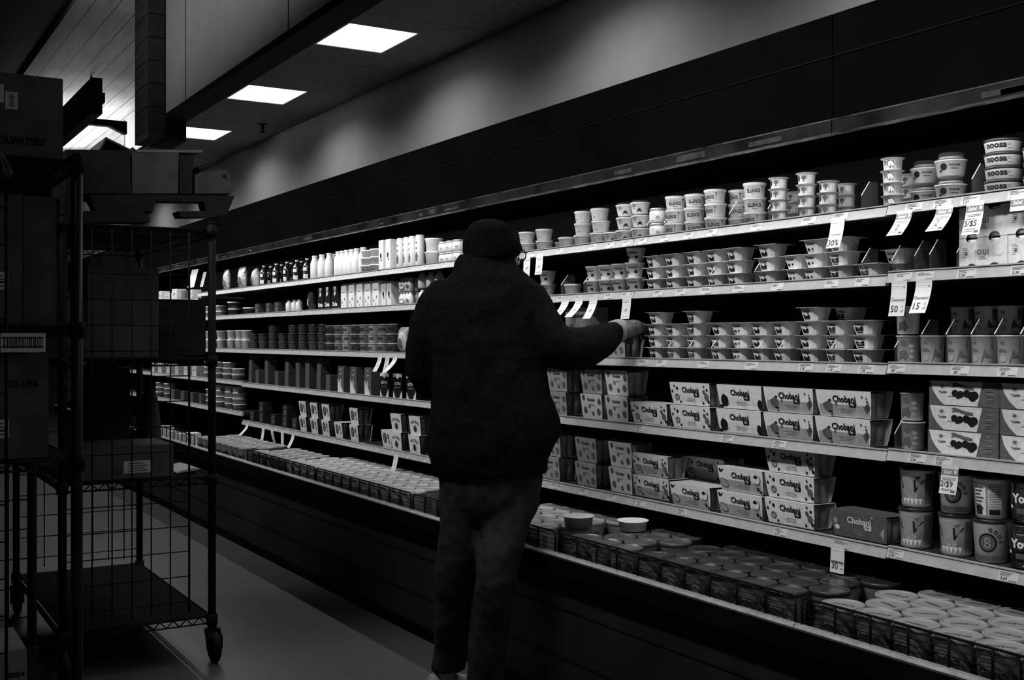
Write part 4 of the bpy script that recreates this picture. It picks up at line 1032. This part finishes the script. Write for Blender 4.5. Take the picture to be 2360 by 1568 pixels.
# ---- far cases behind the wire cart
FG = 'goods in the far cases, '
put(['bx_wht', 'bx_mid', 'bx_wht', 'bx_dk', 'bx_mid'], AZL, [(380, 1), (396, 1), (413, 1), (432, 1), (450, 1)], .1, 'mixed pack behind the wire cart', 'top shelf', FG+'upper', x=2.70, rzj=.1)
put('bag_w', CZL, [(385, 1), (405, 1), (425, 1), (447, 1), (463, 1)], .1, 'pale bag behind the wire cart', 'third shelf', FG+'bags', x=2.70, rzj=.1)
put('bx_mid', DZL, [(362, 1), (378, 1), (397, 1), (417, 1), (438, 1), (458, 1)], .0855, 'printed pack behind the wire cart', 'fourth shelf', FG+'middle', x=2.70, rzj=.1)
put('lt_w', DZL, [(485, 3), (508, 3), (530, 3), (551, 2)], .0445, 'bright rimmed flat tub', 'far fourth shelf', FG+'flat tubs', x=2.70)
put('lt_w', EZL, [(372, 3), (391, 3)], .0445, 'flat tub behind the cart wires', 'far lowest shelf', FG+'flat tubs', x=2.70)
put('bx_dk', EZL, [(408, 1), (430, 1), (452, 1), (472, 1)], .0855, 'dark pack behind the wire cart', 'far lowest shelf', FG+'dark packs', x=2.70, rzj=.1)
put('lt_w', EZL, [(490, 3), (512, 4), (534, 4), (553, 4)], .0445, 'white rimmed flat tub', 'far lowest shelf', FG+'flat tubs', x=2.70)
for i, (px, k) in enumerate(((385, 'bx_wht'), (402, 'bx_mid'), (422, 'bx_mid'), (445, 'bx_wht'), (468, 'bx_mid'))):
    y = yat(px, 2.40); place(k, (2.40, y, .5605), 0, 'pack in the far bottom bin, %s behind the cart' % ORD[i], FG+'bottom bin')
# pale folded sign card on the far top shelf
c = MB().grid(-.11, 0, .10, .16, lambda u, v: (-.02+.25*v, -u, v), paper, 1, 1).grid(.10, 0, .20, .13, lambda u, v: (-.02+.25*v+.05, -u, v), paper, 1, 1).build('sign_card')
c.location = (2.69, yat(445, 2.69), AZL+.10); tag(c, 'pale blank folded card above the far packs on the top shelf', 'sign')

# ================================================================== the shopper
rv = Vector((cs, -sn, 0)); fv = Vector((sn, cs, 0)); zv = Vector((0, 0, 1))
coat_m = mat('black wool coat', 0.0075, 0.95, spec=0.05, noise_amt=0.3, noise_scale=60, bump=0.4)
denim_m = mat('dark denim', 0.026, 0.9, spec=0.1, noise_amt=0.35, noise_scale=25, bump=0.4)
hat_m = mat('black knit cap', 0.006, 0.95, spec=0.05, noise_amt=0.3, noise_scale=90, bump=0.5)
skin_m = mat('skin', 0.30, 0.55, spec=0.3)
knit_l = mat('pale knit cuff', 0.26, 0.9, noise_amt=0.25, noise_scale=120, bump=0.5)
knit_g = mat('grey knit glove', 0.10, 0.9, noise_amt=0.6, noise_scale=45, bump=0.5)
shoe_m = mat('pale worn shoe', 0.30, 0.7, noise_amt=0.2); sole_m = mat('dark sole', 0.02, 0.8)
hair_m = mat('dark hair', 0.010, 0.7)
glass_f = mat('dark spectacle frame', 0.01, 0.3); glass_l = mat('spectacle lens', 0.8, 0.05, alpha=0.35)
PO = ondepth(1120, 782, 4.2); PO.z = 0.0
person_root_loc = PO
def ringp(pc, py, hwpx, hd, d, n=20, pw=1.0):
    c = ondepth(pc, py, d); hw = hwpx*d/F_PX
    out = []
    for k in range(n):
        a = 2*math.pi*k/n; ca, sa = math.cos(a), math.sin(a)
        out.append(tuple(c+rv*hw*math.copysign(abs(ca)**pw, ca)+fv*hd*math.copysign(abs(sa)**pw, sa)-PO))
    return out
def tube(mb, pts, m, n=14):
    """pts: (Vector, radius); a closed tapered limb with round ends"""
    P = [Vector(p) for p, r in pts]; Rr = [r for p, r in pts]
    rings = []
    prev = None
    for i, p in enumerate(P):
        d = (P[min(i+1, len(P)-1)]-P[max(i-1, 0)]).normalized()
        u = d.orthogonal().normalized() if prev is None else (prev-d*prev.dot(d)).normalized()
        prev = u; w_ = d.cross(u)
        def rg(c, r): return [tuple(c+u*(r*math.cos(2*math.pi*k/n))+w_*(r*math.sin(2*math.pi*k/n))) for k in range(n)]
        if i == 0:
            rings += [rg(p-d*Rr[0]*.95, Rr[0]*.25), rg(p-d*Rr[0]*.7, Rr[0]*.7)]
        rings.append(rg(p, Rr[i]))
        if i == len(P)-1:
            rings += [rg(p+d*Rr[i]*.7, Rr[i]*.7), rg(p+d*Rr[i]*.95, Rr[i]*.25)]
    return mb.loft(rings, m)
def D3(px, py, d): return ondepth(px, py, d)-PO
def remesh(o, vox, smooth=4):
    m = o.modifiers.new('remesh', 'REMESH'); m.mode = 'VOXEL'; m.voxel_size = vox; m.use_smooth_shade = True
    s = o.modifiers.new('smooth', 'SMOOTH'); s.iterations = smooth; s.factor = 0.5
    return o
# --- body: one continuous surface
fd = (rv*.86+fv*.51).normalized(); fl = Vector((-fd.y, fd.x, 0))       # the head looks right, into the shelves
HC = D3(1131, 578, 4.2)
def hp(f_, l_, u_): return HC+fd*f_+fl*l_+zv*u_
B = MB()
hr = []
for (u_, f0, f1, hw) in ((.112, -.03, .03, .03), (.100, -.062, .058, .055), (.075, -.084, .082, .070), (.045, -.092, .094, .076), (.015, -.092, .098, .077), (-.010, -.088, .096, .075), (-.030, -.080, .098, .072), (-.052, -.068, .096, .068), (-.075, -.052, .094, .060), (-.095, -.030, .090, .048), (-.110, .0, .080, .032)):
    hr.append([tuple(hp((f0+f1)/2+(f1-f0)/2*math.cos(2*math.pi*k/20), hw*math.sin(2*math.pi*k/20), u_)) for k in range(20)])
B.loft(hr, skin_m)
tube(B, [(hp(.090, 0, -.008), .010), (hp(.108, 0, -.026), .012), (hp(.112, 0, -.040), .015)], skin_m, 10)      # nose
tube(B, [(hp(.094, .016, -.060), .007), (hp(.100, 0, -.058), .009), (hp(.094, -.016, -.060), .007)], skin_m, 8)    # lips
tube(B, [(hp(.092, .012, -.088), .014), (hp(.092, -.012, -.088), .014)], skin_m, 8)
for s in (-1, 1): tube(B, [(hp(-.004, s*.078, .012), .012), (hp(-.008, s*.082, -.015), .014), (hp(-.002, s*.078, -.038), .009)], skin_m, 8)   # ears
tube(B, [(hp(-.010, 0, -.06), .058), (D3(1128, 650, 4.2), .062), (D3(1120, 690, 4.2), .10)], skin_m)
B.loft([ringp(1112, 672, 60, .08, 4.2), ringp(1108, 700, 95, .11, 4.2), ringp(1110, 800, 92, .12, 4.2), ringp(1118, 900, 82, .11, 4.2), ringp(1125, 1000, 88, .12, 4.2), ringp(1128, 1070, 95, .12, 4.2), ringp(1128, 1110, 80, .10, 4.2)], skin_m)
tube(B, [(D3(1195, 700, 4.2), .055), (D3(1282, 806, 4.17), .045), (D3(1408, 768, 4.3), .032), (D3(1425, 762, 4.32), .030)], skin_m)
tube(B, [(D3(1015, 705, 4.2), .055), (D3(980, 845, 4.2), .045), (D3(1012, 893, 4.46), .030)], skin_m)
tube(B, [(D3(1085, 1090, 4.22), .085), (D3(1050, 1310, 4.24), .055), (D3(1036, 1500, 4.36), .040), (D3(1026, 1560, 4.41), .038)], skin_m)
tube(B, [(D3(1175, 1090, 4.2), .085), (D3(1142, 1310, 4.12), .055), (D3(1122, 1520, 4.2), .040), (D3(1118, 1590, 4.22), .038)], skin_m)
# left hand, tucked forward at the coat pocket
hL = D3(1018, 900, 4.49)
tube(B, [(hL, .030), (hL+fv*.05-zv*.02, .034), (hL+fv*.08-zv*.035, .028)], skin_m)
for k, (dz_, ln) in enumerate(((.022, .060), (.008, .068), (-.007, .064), (-.021, .052))):
    b0 = hL+fv*.085-zv*.035+zv*dz_
    tube(B, [(b0, .0095), (b0+fv*ln*.5-zv*.008, .009), (b0+fv*ln*.8-zv*.025+rv*.010, .008)], skin_m, 8)
tube(B, [(hL+fv*.03+rv*.028, .011), (hL+fv*.065+rv*.048, .0095), (hL+fv*.09+rv*.05-zv*.01, .008)], skin_m, 8)
person = B.build('person'); person.location = PO; remesh(person, .009, 3)
tag(person, 'person in black coat and knit cap, back to us, reaching a gloved hand', 'person')
# --- eyes
E = MB()
for s in (-1, 1):
    c = hp(.090, s*.032, -.012); E.loft([[tuple(c+fd*(.011*math.sin(t))+fl*(.012*math.cos(t)*math.cos(a))+zv*(.008*math.cos(t)*math.sin(a))) for a in [2*math.pi*k/10 for k in range(10)]] for t in (-.9, -.3, .3, .8, 1.3)], mat('eye white', .6, .2))
E.build('eyes', person)
# --- trousers
T = MB()
T.loft([ringp(1128, 1030, 118, .135, 4.2), ringp(1130, 1100, 121, .14, 4.2), ringp(1132, 1160, 112, .13, 4.2), ringp(1130, 1200, 95, .10, 4.2)], denim_m)
T.loft([ringp(1078, 1120, 62, .105, 4.2), ringp(1068, 1200, 56, .10, 4.21), ringp(1056, 1290, 50, .085, 4.22), ringp(1046, 1360, 46, .080, 4.26), ringp(1042, 1440, 42, .075, 4.32), ringp(1036, 1500, 38, .070, 4.38), ringp(1034, 1545, 39, .070, 4.41)], denim_m)
T.loft([ringp(1180, 1120, 68, .105, 4.2), ringp(1166, 1200, 62, .10, 4.17), ringp(1150, 1270, 54, .090, 4.12), ringp(1141, 1340, 48, .080, 4.10), ringp(1134, 1420, 45, .078, 4.14), ringp(1124, 1500, 45, .075, 4.18), ringp(1118, 1575, 42, .070, 4.22)], denim_m)
T = T.build('trousers', person); remesh(T, .011, 3)
tx = bpy.data.textures.new('folds', 'CLOUDS'); tx.noise_scale = 0.09
def wrinkle(o, st):
    d = o.modifiers.new('folds', 'DISPLACE'); d.texture = tx; d.strength = st; d.mid_level = 0.5
wrinkle(T, .018)
# --- coat
K = MB()
prof = ((604, 1050, 1184, .090), (622, 1046, 1200, .105), (640, 1034, 1226, .120), (662, 1005, 1244, .130), (690, 985, 1252, .145), (730, 978, 1256, .155), (790, 985, 1255, .165), (850, 990, 1252, .170), (895, 992, 1266, .175), (935, 993, 1283, .18), (970, 990, 1291, .182), (1000, 986, 1291, .182), (1030, 984, 1277, .178), (1055, 990, 1266, .172), (1088, 1000, 1261, .165))
K.loft([ringp((a+b)/2, y, (b-a)/2, hd, 4.2, 28, .9) for (y, a, b, hd) in prof], coat_m)
tube(K, [(D3(1205, 690, 4.2), .088), (D3(1236, 742, 4.19), .088), (D3(1272, 794, 4.17), .088), (D3(1310, 806, 4.18), .086), (D3(1350, 802, 4.22), .079), (D3(1385, 786, 4.26), .066), (D3(1408, 770, 4.29), .052)], coat_m, 18)
tube(K, [(D3(1018, 692, 4.2), .080), (D3(998, 745, 4.2), .086), (D3(984, 800, 4.2), .080), (D3(979, 850, 4.22), .074), (D3(992, 880, 4.30), .066), (D3(1008, 892, 4.42), .055)], coat_m, 18)
K.loft([ringp(1122, 586, 60, .085, 4.2), ringp(1119, 600, 68, .095, 4.2), ringp(1118, 622, 74, .10, 4.2)], coat_m)   # collar
K = K.build('coat', person); remesh(K, .010, 5); wrinkle(K, .020)
# --- cap
H = MB()
cap = ((506, 1112, 1144), (510, 1098, 1160), (518, 1084, 1172), (530, 1075, 1182), (545, 1069, 1190), (560, 1066, 1200), (574, 1066, 1205), (584, 1067, 1200), (598, 1070, 1186))
H.loft([ringp((a+b)/2, y, (b-a)/2, .030 if i == 0 else (.06 if i == 1 else (.085 if i == 2 else .102)), 4.2, 24) for i, (y, a, b) in enumerate(cap)], hat_m)
H = H.build('knit_cap', person); remesh(H, .006, 2)
# hair at the nape
Hn = MB(); Hn.loft([ringp(1112, 590, 42, .070, 4.19), ringp(1112, 606, 40, .066, 4.19), ringp(1114, 622, 34, .058, 4.19)], hair_m); Hn.build('hair', person)
# --- glasses
G = MB()
for s in (-1, 1):
    G.rod(tuple(hp(-.01, s*.080, .000)), tuple(hp(.112, s*.074, -.008)), .0028, glass_f)
    c = hp(.114, s*.036, -.016); n = 16
    loop = [c+fl*(.027*math.cos(2*math.pi*k/n))+zv*(.021*math.sin(2*math.pi*k/n)) for k in range(n)]
    for k in range(n): G.rod(tuple(loop[k]), tuple(loop[(k+1) % n]), .0024, glass_f, 5)
G.rod(tuple(hp(.115, -.010, -.012)), tuple(hp(.115, .010, -.012)), .002, glass_f)
gl = MB()
for s in (-1, 1):
    c = hp(.114, s*.036, -.016); gl.add([tuple(c+fl*(.026*math.cos(2*math.pi*k/16))+zv*(.020*math.sin(2*math.pi*k/16))) for k in range(16)], [tuple(range(16))], glass_l)
go = G.build('glasses', person); gl.build('lens', go)
# --- cuff and glove of the right hand
w0 = D3(1412, 766, 4.30); w1 = D3(1440, 758, 4.345); wd_ = (w1-w0).normalized()
Cf = MB(); tube(Cf, [(w0, .043), (w0.lerp(w1, .5), .044), (w0.lerp(w1, .8), .040)], knit_l, 18); Cf = Cf.build('knit_cuff', person); remesh(Cf, .005, 2)
Gv = MB(); up = zv; sd = wd_.cross(zv).normalized()
palm0 = w1-wd_*.004
for s in (-.022, 0, .022):
    tube(Gv, [(palm0-wd_*.01+sd*s*.7, .036), (palm0+wd_*.040+sd*s*1.1-up*.002, .031), (palm0+wd_*.085+sd*s*1.2-up*.010, .018)], knit_g, 12)
for k, (s, ln, dn) in enumerate(((-.032, .062, .020), (-.011, .072, .026), (.011, .068, .030), (.032, .052, .032))):
    a = palm0+wd_*.085+sd*s-up*.010; b = a+wd_*ln*.5-up*.010; c = b+wd_*ln*.35-up*dn; d = c+wd_*.006-up*.022
    tube(Gv, [(a, .0125), (b, .0118), (c, .0108), (d, .0095)], knit_g, 10)
tube(Gv, [(palm0+wd_*.018-up*.018+sd*-.030, .016), (palm0+wd_*.045-up*.048+sd*-.038, .0135), (palm0+wd_*.072-up*.066+sd*-.030, .0115)], knit_g, 10)
Gv = Gv.build('glove', person); remesh(Gv, .0035, 2)
# --- shoes
def shoe(px, d, fdir, name='shoe'):
    c = ondepth(px, 782, d); c.z = 0; c = c-PO; fdir = fdir.normalized(); ld = Vector((-fdir.y, fdir.x, 0))
    def rg(f_, hw, z0, z1): return [tuple(c+fdir*f_+ld*(hw*math.cos(2*math.pi*k/14))+zv*(z0+(z1-z0)*(.5+.5*math.sin(2*math.pi*k/14)))) for k in range(14)]
    up_ = MB().loft([rg(-.070, .018, .022, .075), rg(-.062, .032, .020, .110), (rg(-.02, .038, .020, .118)), rg(.03, .040, .020, .105), rg(.08, .045, .020, .078), rg(.13, .047, .020, .062), rg(.175, .040, .020, .050), rg(.200, .018, .022, .038)], shoe_m)
    u = up_.build(name, person)
    so = MB(); ol = [(-.076, 0), (-.066, .032), (-.02, .036), (.04, .034), (.10, .048), (.15, .050), (.19, .036), (.208, 0), (.19, -.034), (.15, -.046), (.10, -.042), (.04, -.032), (-.02, -.034), (-.066, -.030)]
    so.loft([[tuple(c+fdir*a+ld*b+zv*z) for a, b in ol] for z in (0.0005, .026)], sole_m, False); so.build('sole', u)
shoe(1022, 4.43, fv*.80+rv*.60); shoe(1118, 4.24, fv*.93+rv*.36)

# ================================================================== wire stock carts with cartons, at the left
steel = mat('dull cart steel', 0.02, 0.4, metal=0.3, spec=0.3, noise_amt=0.3, noise_scale=8)
tyre = mat('black wheel rubber', 0.008, 0.7, spec=0.2)
def truss(mb, p, q, h, m, seg=.055):
    p = Vector(p); q = Vector(q); n = max(2, int((q-p).length/seg)); r = .0028
    mb.rod(p, q, .0038, m).rod(p-zv*h, q-zv*h, .0038, m)
    for k in range(n):
        a = p.lerp(q, k/n); b = p.lerp(q, (k+1)/n); mid = a.lerp(b, .5)-zv*h
        mb.rod(a, mid, r, m, 5).rod(mid, b, r, m, 5)
def cart(x0, x1, y0, y1, ztop, decks, label, wires_from, zw0=.22, zw1=1.86, dz=.108, dxw=.080, postm=None):
    root = empty('wire_stock_cart', (x0, y0, 0)); tag(root, label, 'cart', 'wire stock carts')
    pm = postm or black_metal
    corner = {'front right': (x1, y0), 'front left': (x0, y0), 'rear right': (x1, y1), 'rear left': (x0, y1)}
    for nm, (x, y) in corner.items():
        mb = MB().rod((x, y, .155), (x, y, ztop), .017, pm, 12).rod((x, y, ztop), (x, y, ztop+.012), .013, black_metal, 10)
        for z in decks: mb.rod((x, y, z-.035), (x, y, z+.012), .024, black_metal, 12)
        bw(mb, 'post', root)
        c = MB().rod((x, y, .16), (x, y, .13), .020, black_metal, 10)
        c.prism([(y-.025, .135), (y-.06, .115), (y-.062, .06), (y-.03, .05), (y-.005, .10), (y+.012, .135)], 'x', x-.030, x-.024, black_metal)
        c.prism([(y-.025, .135), (y-.06, .115), (y-.062, .06), (y-.03, .05), (y-.005, .10), (y+.012, .135)], 'x', x+.024, x+.030, black_metal)
        c.box((x-.030, y-.03, .118), (x+.030, y+.012, .14), black_metal).rod((x-.034, y-.036, .0655), (x+.034, y-.036, .0655), .006, black_metal, 8)
        c = bw(c, 'caster', root)
        wv = MB(); n = 24
        for (a, b, r0_, r1_) in ((-.018, -.012, .052, .064), (-.012, .012, .064, .064), (.012, .018, .064, .052)):
            wv.loft([[(x+t, y-.036+rr*math.cos(2*math.pi*k/n), .0655+rr*math.sin(2*math.pi*k/n)) for k in range(n)] for t, rr in ((a, r0_), (b, r1_))], tyre, True)
        wv = bw(wv, 'wheel', root, parent=c)
    for z in decks:
        mb = MB()
        for a, b in (((x0, y0), (x1, y0)), ((x0, y1), (x1, y1)), ((x0, y0), (x0, y1)), ((x1, y0), (x1, y1))):
            truss(mb, (a[0], a[1], z), (b[0], b[1], z), .028, black_metal)
        n = int((x1-x0)/.022)
        for k in range(1, n): mb.rod((x0+(x1-x0)*k/n, y0, z+.003), (x0+(x1-x0)*k/n, y1, z+.003), .0024, black_metal, 4)
        mb.box((x0+.01, y0+.01, z-.001), (x1-.01, y1-.01, z+.004), mat('dark deck liner', .010, .9, spec=.08))
        bw(mb, 'deck', root)
    for y, xa, xb in ((y0-.004, x0, wires_from), (y1+.004, x0, x1)):
        mb = MB(); k = 0; x = xb
        while x > xa+.02:
            mb.rod((x, y, zw0), (x, y, zw1), .0050 if k == 0 else .0030, black_metal, 5); x -= dxw; k += 1
        z = zw0+.05
        while z < zw1:
            mb.rod((xa, y, z), (xb, y, z), .0026, black_metal, 5); z += dz
        bw(mb, 'wire_panel', root)
    return root
cart(.80, 1.415, 4.93, 6.30, 1.90, (.19, .80, 1.315, 1.875), 'tall black wire cart with cartons piled on top and an empty lowest deck', 1.315)
cart(-.02, .625, 3.60, 4.50, 1.945, (.26, 1.04, 1.44, 1.935), 'wire cart cut by the left picture edge, loaded with dark cartons', .43, postm=steel)

def carton_box(x0, x1, y0, y1, z0, z1, label, m=card, tape=True, text=None, lab=None, group='cartons on the wire carts'):
    """closed corrugated carton; front faces the camera side (-Y)"""
    root = empty('cardboard_carton', ((x0+x1)/2, (y0+y1)/2, z0)); tag(root, label, 'box', group)
    e = .002
    mb = MB().box((x0, y0, z0), (x1, y1, z1-.002), m)
    xm = (x0+x1)/2
    bw(mb, 'body', root)
    bw(MB().box((x0+.001, y0+.001, z1-.002), (x1-.001, (y0+y1)/2-.002, z1), m).box((x0+.001, (y0+y1)/2+.002, z1-.002), (x1-.001, y1-.001, z1), m), 'flap', root)
    p = MB()
    if tape: p.box((xm-.025, y0-.0006, z1-.06), (xm+.025, y0, z1), mat('packing tape', .06, .3))
    fn = lambda u, v: (u, y0-.0010, v)
    if text:
        for s, u, v, h, w_ in text: p.text(s, fn, u, v, h, ink, wmax=w_, bold=.04)
    if lab:
        for (a, b, c, d, kind_) in lab:
            p.grid(a, c, b, d, fn, paper); fn2 = lambda u, v: (u, y0-.0016, v)
            if kind_ == 'bar':
                rr = random.Random(5); u = a+.12*(b-a)
                while u < b-.12*(b-a):
                    w2 = rr.uniform(.0012, .004); p.grid(u, c+.25*(d-c), u+w2, d-.25*(d-c), fn2, ink); u += w2+rr.uniform(.0015, .004)
                p.grid(a+.05*(b-a), c+.14*(d-c), b-.05*(b-a), c+.20*(d-c), fn2, ink).grid(a+.05*(b-a), d-.22*(d-c), b-.05*(b-a), d-.16*(d-c), fn2, ink)
            elif kind_ == 'vert':
                for j in range(9): p.grid(a+.3*(b-a), c+(.12+.085*j)*(d-c), b-.3*(b-a), c+(.16+.085*j)*(d-c), fn2, ink)
            else:
                for j in range(4): p.grid(a+.15*(b-a), c+(.15+.2*j)*(d-c), b-(.15+.1*(j % 2))*(b-a), c+(.23+.2*j)*(d-c), fn2, ink2)
    if p.v: bw(p, 'print_and_label', root)
    return root
def X_(px, y): return ony(px, 782, y).x
def Z_(px, py, y): return ony(px, py, y).z
# --- near cart, front plane y = 3.64
yf = 3.64
carton_box(.02, X_(145, yf), yf, yf+.38, 1.941, Z_(145, 182, yf), 'dark carton with QUARTERS lettering, topmost on the cut-off cart', m=card,
           text=[('QUARTERS', X_(50, yf), Z_(50, 326, yf), .028, .13)], lab=[(X_(12, yf), X_(41, yf), Z_(20, 251, yf), Z_(20, 211, yf), 'vert'), (X_(-30, yf), X_(9, yf), Z_(0, 236, yf), Z_(0, 193, yf), 'vert')], tape=False)
carton_box(.02, X_(52, yf), yf, yf+.36, 1.446, Z_(50, 448, yf), 'dark carton with half a white label, upper left on the cut-off cart', m=card, lab=[(X_(-30, yf), X_(19, yf), Z_(10, 668, yf), Z_(10, 627, yf), 'x')], tape=False)
carton_box(X_(55, yf), X_(131, yf), yf+.01, yf+.36, 1.446, Z_(90, 452, yf), 'narrow dark carton beside the post of the cut-off cart', m=card, tape=False)
carton_box(.02, X_(112, yf), yf, yf+.40, 1.046, Z_(60, 815, yf), 'wide dark carton low on the cut-off cart, under the barcode', m=card, text=[('4211/50', X_(50, yf), Z_(50, 885, yf), .022, .10)], lab=[(X_(-30, yf), X_(21, yf), Z_(0, 1010, yf), Z_(0, 968, yf), 'x')], tape=False)
b = MB().grid(X_(1, 3.585), Z_(50, 812, 3.585), X_(105, 3.585), Z_(50, 768, 3.585), lambda u, v: (u, 3.5815, v), paper)
rr = random.Random(2); u = X_(8, 3.585)
while u < X_(98, 3.585):
    w2 = rr.uniform(.001, .0035); b.grid(u, Z_(50, 803, 3.585), u+w2, Z_(50, 779, 3.585), lambda a, c: (a, 3.5809, c), ink); u += w2+rr.uniform(.001, .004)
b.grid(X_(3, 3.585), Z_(50, 801, 3.585), X_(100, 3.585), Z_(50, 798, 3.585), lambda a, c: (a, 3.5806, c), ink).grid(X_(3, 3.585), Z_(50, 780, 3.585), X_(100, 3.585), Z_(50, 777, 3.585), lambda a, c: (a, 3.5806, c), ink)
b.box((X_(1, 3.585), 3.582, Z_(50, 812, 3.585)), (X_(105, 3.585), 3.590, Z_(50, 768, 3.585)), black_metal)
b = b.build('barcode_plate'); tag(b, 'white barcode label plate on the front of the cut-off cart', 'label')
carton_box(.02, X_(62, yf), yf, yf+.3, .266, Z_(30, 1500, yf), 'paler carton at the foot of the cut-off cart', m=cardl, text=[('10054', X_(35, yf), Z_(35, 1556, yf), .018, .06)], tape=False)
# frayed stretch wrap hanging at the cart top
tw = MB(); rr = random.Random(4); p0 = Vector((X_(2, 3.57), 3.57, Z_(2, 348, 3.57)))
for k in range(16):
    q = p0+Vector((rr.uniform(-.004, .004), 0, 0)); e = p0+Vector((rr.uniform(.005, .036), rr.uniform(-.01, .01), rr.uniform(-.085, -.06))); mdl = q.lerp(e, .5)+Vector((rr.uniform(-.004, .006), 0, 0))
    tw.rod(q, mdl, .0008, cardl, 4).rod(mdl, e, .0007, cardl, 4)
tw = tw.build('twine_tail'); tag(tw, 'frayed pale twine hanging from the top of the cut-off cart', 'twine')
# --- middle cart
y1_ = 5.00
carton_box(X_(190, y1_), X_(400, y1_), y1_, y1_+.34, .806, Z_(300, 1028, y1_), 'long low carton with white label on the middle deck', m=card,
           lab=[(X_(285, y1_), X_(350, y1_), Z_(320, 1090, y1_), Z_(320, 1062, y1_), 'x')], tape=False)
b = MB().prism([(X_(413, y1_), .808), (X_(470, y1_), .822), (X_(455, y1_), .83), (X_(413, y1_), .815)], 'y', y1_+.05, y1_+.30, paper).build('paper_sheet'); tag(b, 'pale crumpled sheet beside the long low carton', 'paper')
carton_box(X_(202, 5.03), X_(366, 5.03), 5.03, 5.45, 1.321, Z_(280, 616, 5.03), 'large plain carton on the third deck of the wire cart', m=card, tape=False)
carton_box(X_(369, 5.03), X_(424, 5.03), 5.03, 5.35, 1.321, Z_(400, 752, 5.03), 'small black carton beside the large plain carton', m=cardd, text=[('CUTE', X_(392, 5.03), Z_(392, 772, 5.03), .018, .06)], tape=False)
carton_box(X_(356, 5.6), X_(474, 5.6), 5.6, 5.95, 1.321, Z_(400, 690, 5.6), 'black carton set deep on the third deck', m=cardd, tape=False)
carton_box(X_(205, 5.45), X_(300, 5.45), 5.45, 5.85, .806, Z_(280, 850, 5.45), 'dark carton behind the long low carton', m=cardd, tape=False)
bg = MB(); cpt = ony(345, 915, 5.5)
bg.loft([[(cpt.x+rx*math.cos(2*math.pi*k/14), 5.5+.06*math.sin(2*math.pi*k/14), z) for k in range(14)] for rx, z in ((.055, .806), (.06, .86), (.05, 1.0), (.035, 1.12), (.012, 1.18))], cardd)
bg = bg.build('dark_bag'); tag(bg, 'black tapering bag standing on the middle deck', 'bag')

# --- pile of opened cartons on top of the middle cart
def poly_carton(pts, y, dep, label, m=cardd, flaps=(), holes=None):
    """carton seen end-on: outline in photo pixels stood at distance y, real depth dep; flaps are thin boards"""
    zs = [Z_(p[0], p[1], y) for p in pts]; xs = [X_(p[0], y) for p in pts]
    root = empty('opened_carton', (sum(xs)/len(xs), y+dep/2, min(zs))); tag(root, label, 'box', 'opened cartons piled on the wire cart')
    bw(MB().prism(list(zip(xs, zs)), 'y', y, y+dep, m), 'body', root)
    for (f, fm) in flaps:
        q = [(X_(p[0], y), Z_(p[0], p[1], y)) for p in f]
        bw(MB().prism(q, 'y', y+.01, y+dep-.01, fm), 'flap', root)
    return root
yp = 5.0
# the lowest layer: walls around the see-through gaps
poly_carton([(148, 449), (165, 449), (165, 487), (222, 486), (205, 452), (222, 449), (262, 449), (262, 512), (148, 512)], yp, .10, 'opened carton at the left of the pile, see-through at its end')
poly_carton([(263, 449), (352, 449), (358, 463), (352, 490), (330, 486), (345, 501), (345, 512), (263, 512)], yp, .10, 'crushed dark carton in the middle of the lowest layer')
poly_carton([(354, 449), (541, 451), (524, 493), (478, 500), (416, 500), (410, 487), (476, 486), (470, 465), (356, 463)], yp, .10, 'shallow carton with slanting end at the right of the pile')
# second layer
poly_carton([(152, 345), (300, 346), (303, 446), (152, 446)], yp, .36, 'tall carton with raised tent-like flaps, left on the pile', m=cardd,
            flaps=(([(228, 345), (246, 315), (249, 317), (233, 345)], card), ([(245, 315), (304, 344), (300, 346), (243, 319)], card)))
poly_carton([(305, 352), (412, 352), (410, 446), (305, 446)], yp+.0, .34, 'brownish carton in the middle of the pile', m=card,
            flaps=(([(307, 338), (314, 344), (470, 345), (466, 351), (318, 350)], cardl),))
poly_carton([(414, 358), (449, 358), (443, 404), (443, 447), (414, 447)], yp, .28, 'narrow black carton between two larger ones on the pile')
poly_carton([(462, 398), (526, 392), (540, 440), (534, 446), (450, 446), (450, 404)], yp, .28, 'carton with a round hand hole at the right of the pile', m=card,
            flaps=(([(456, 384), (512, 356), (494, 378), (462, 392)], cardd), ([(541, 436), (534, 447), (520, 449)], card)))
hh = MB().rod((X_(516, yp), yp-.004, Z_(516, 404, yp)), (X_(516, yp), yp-.0005, Z_(516, 404, yp)), .008, ink, 14).build('hand_hole')
hh.parent = [o for o in bpy.data.objects if o.name.startswith('opened_carton')][-1]
hh.location = -hh.parent.location
# hand hole glint and tape end on the pile
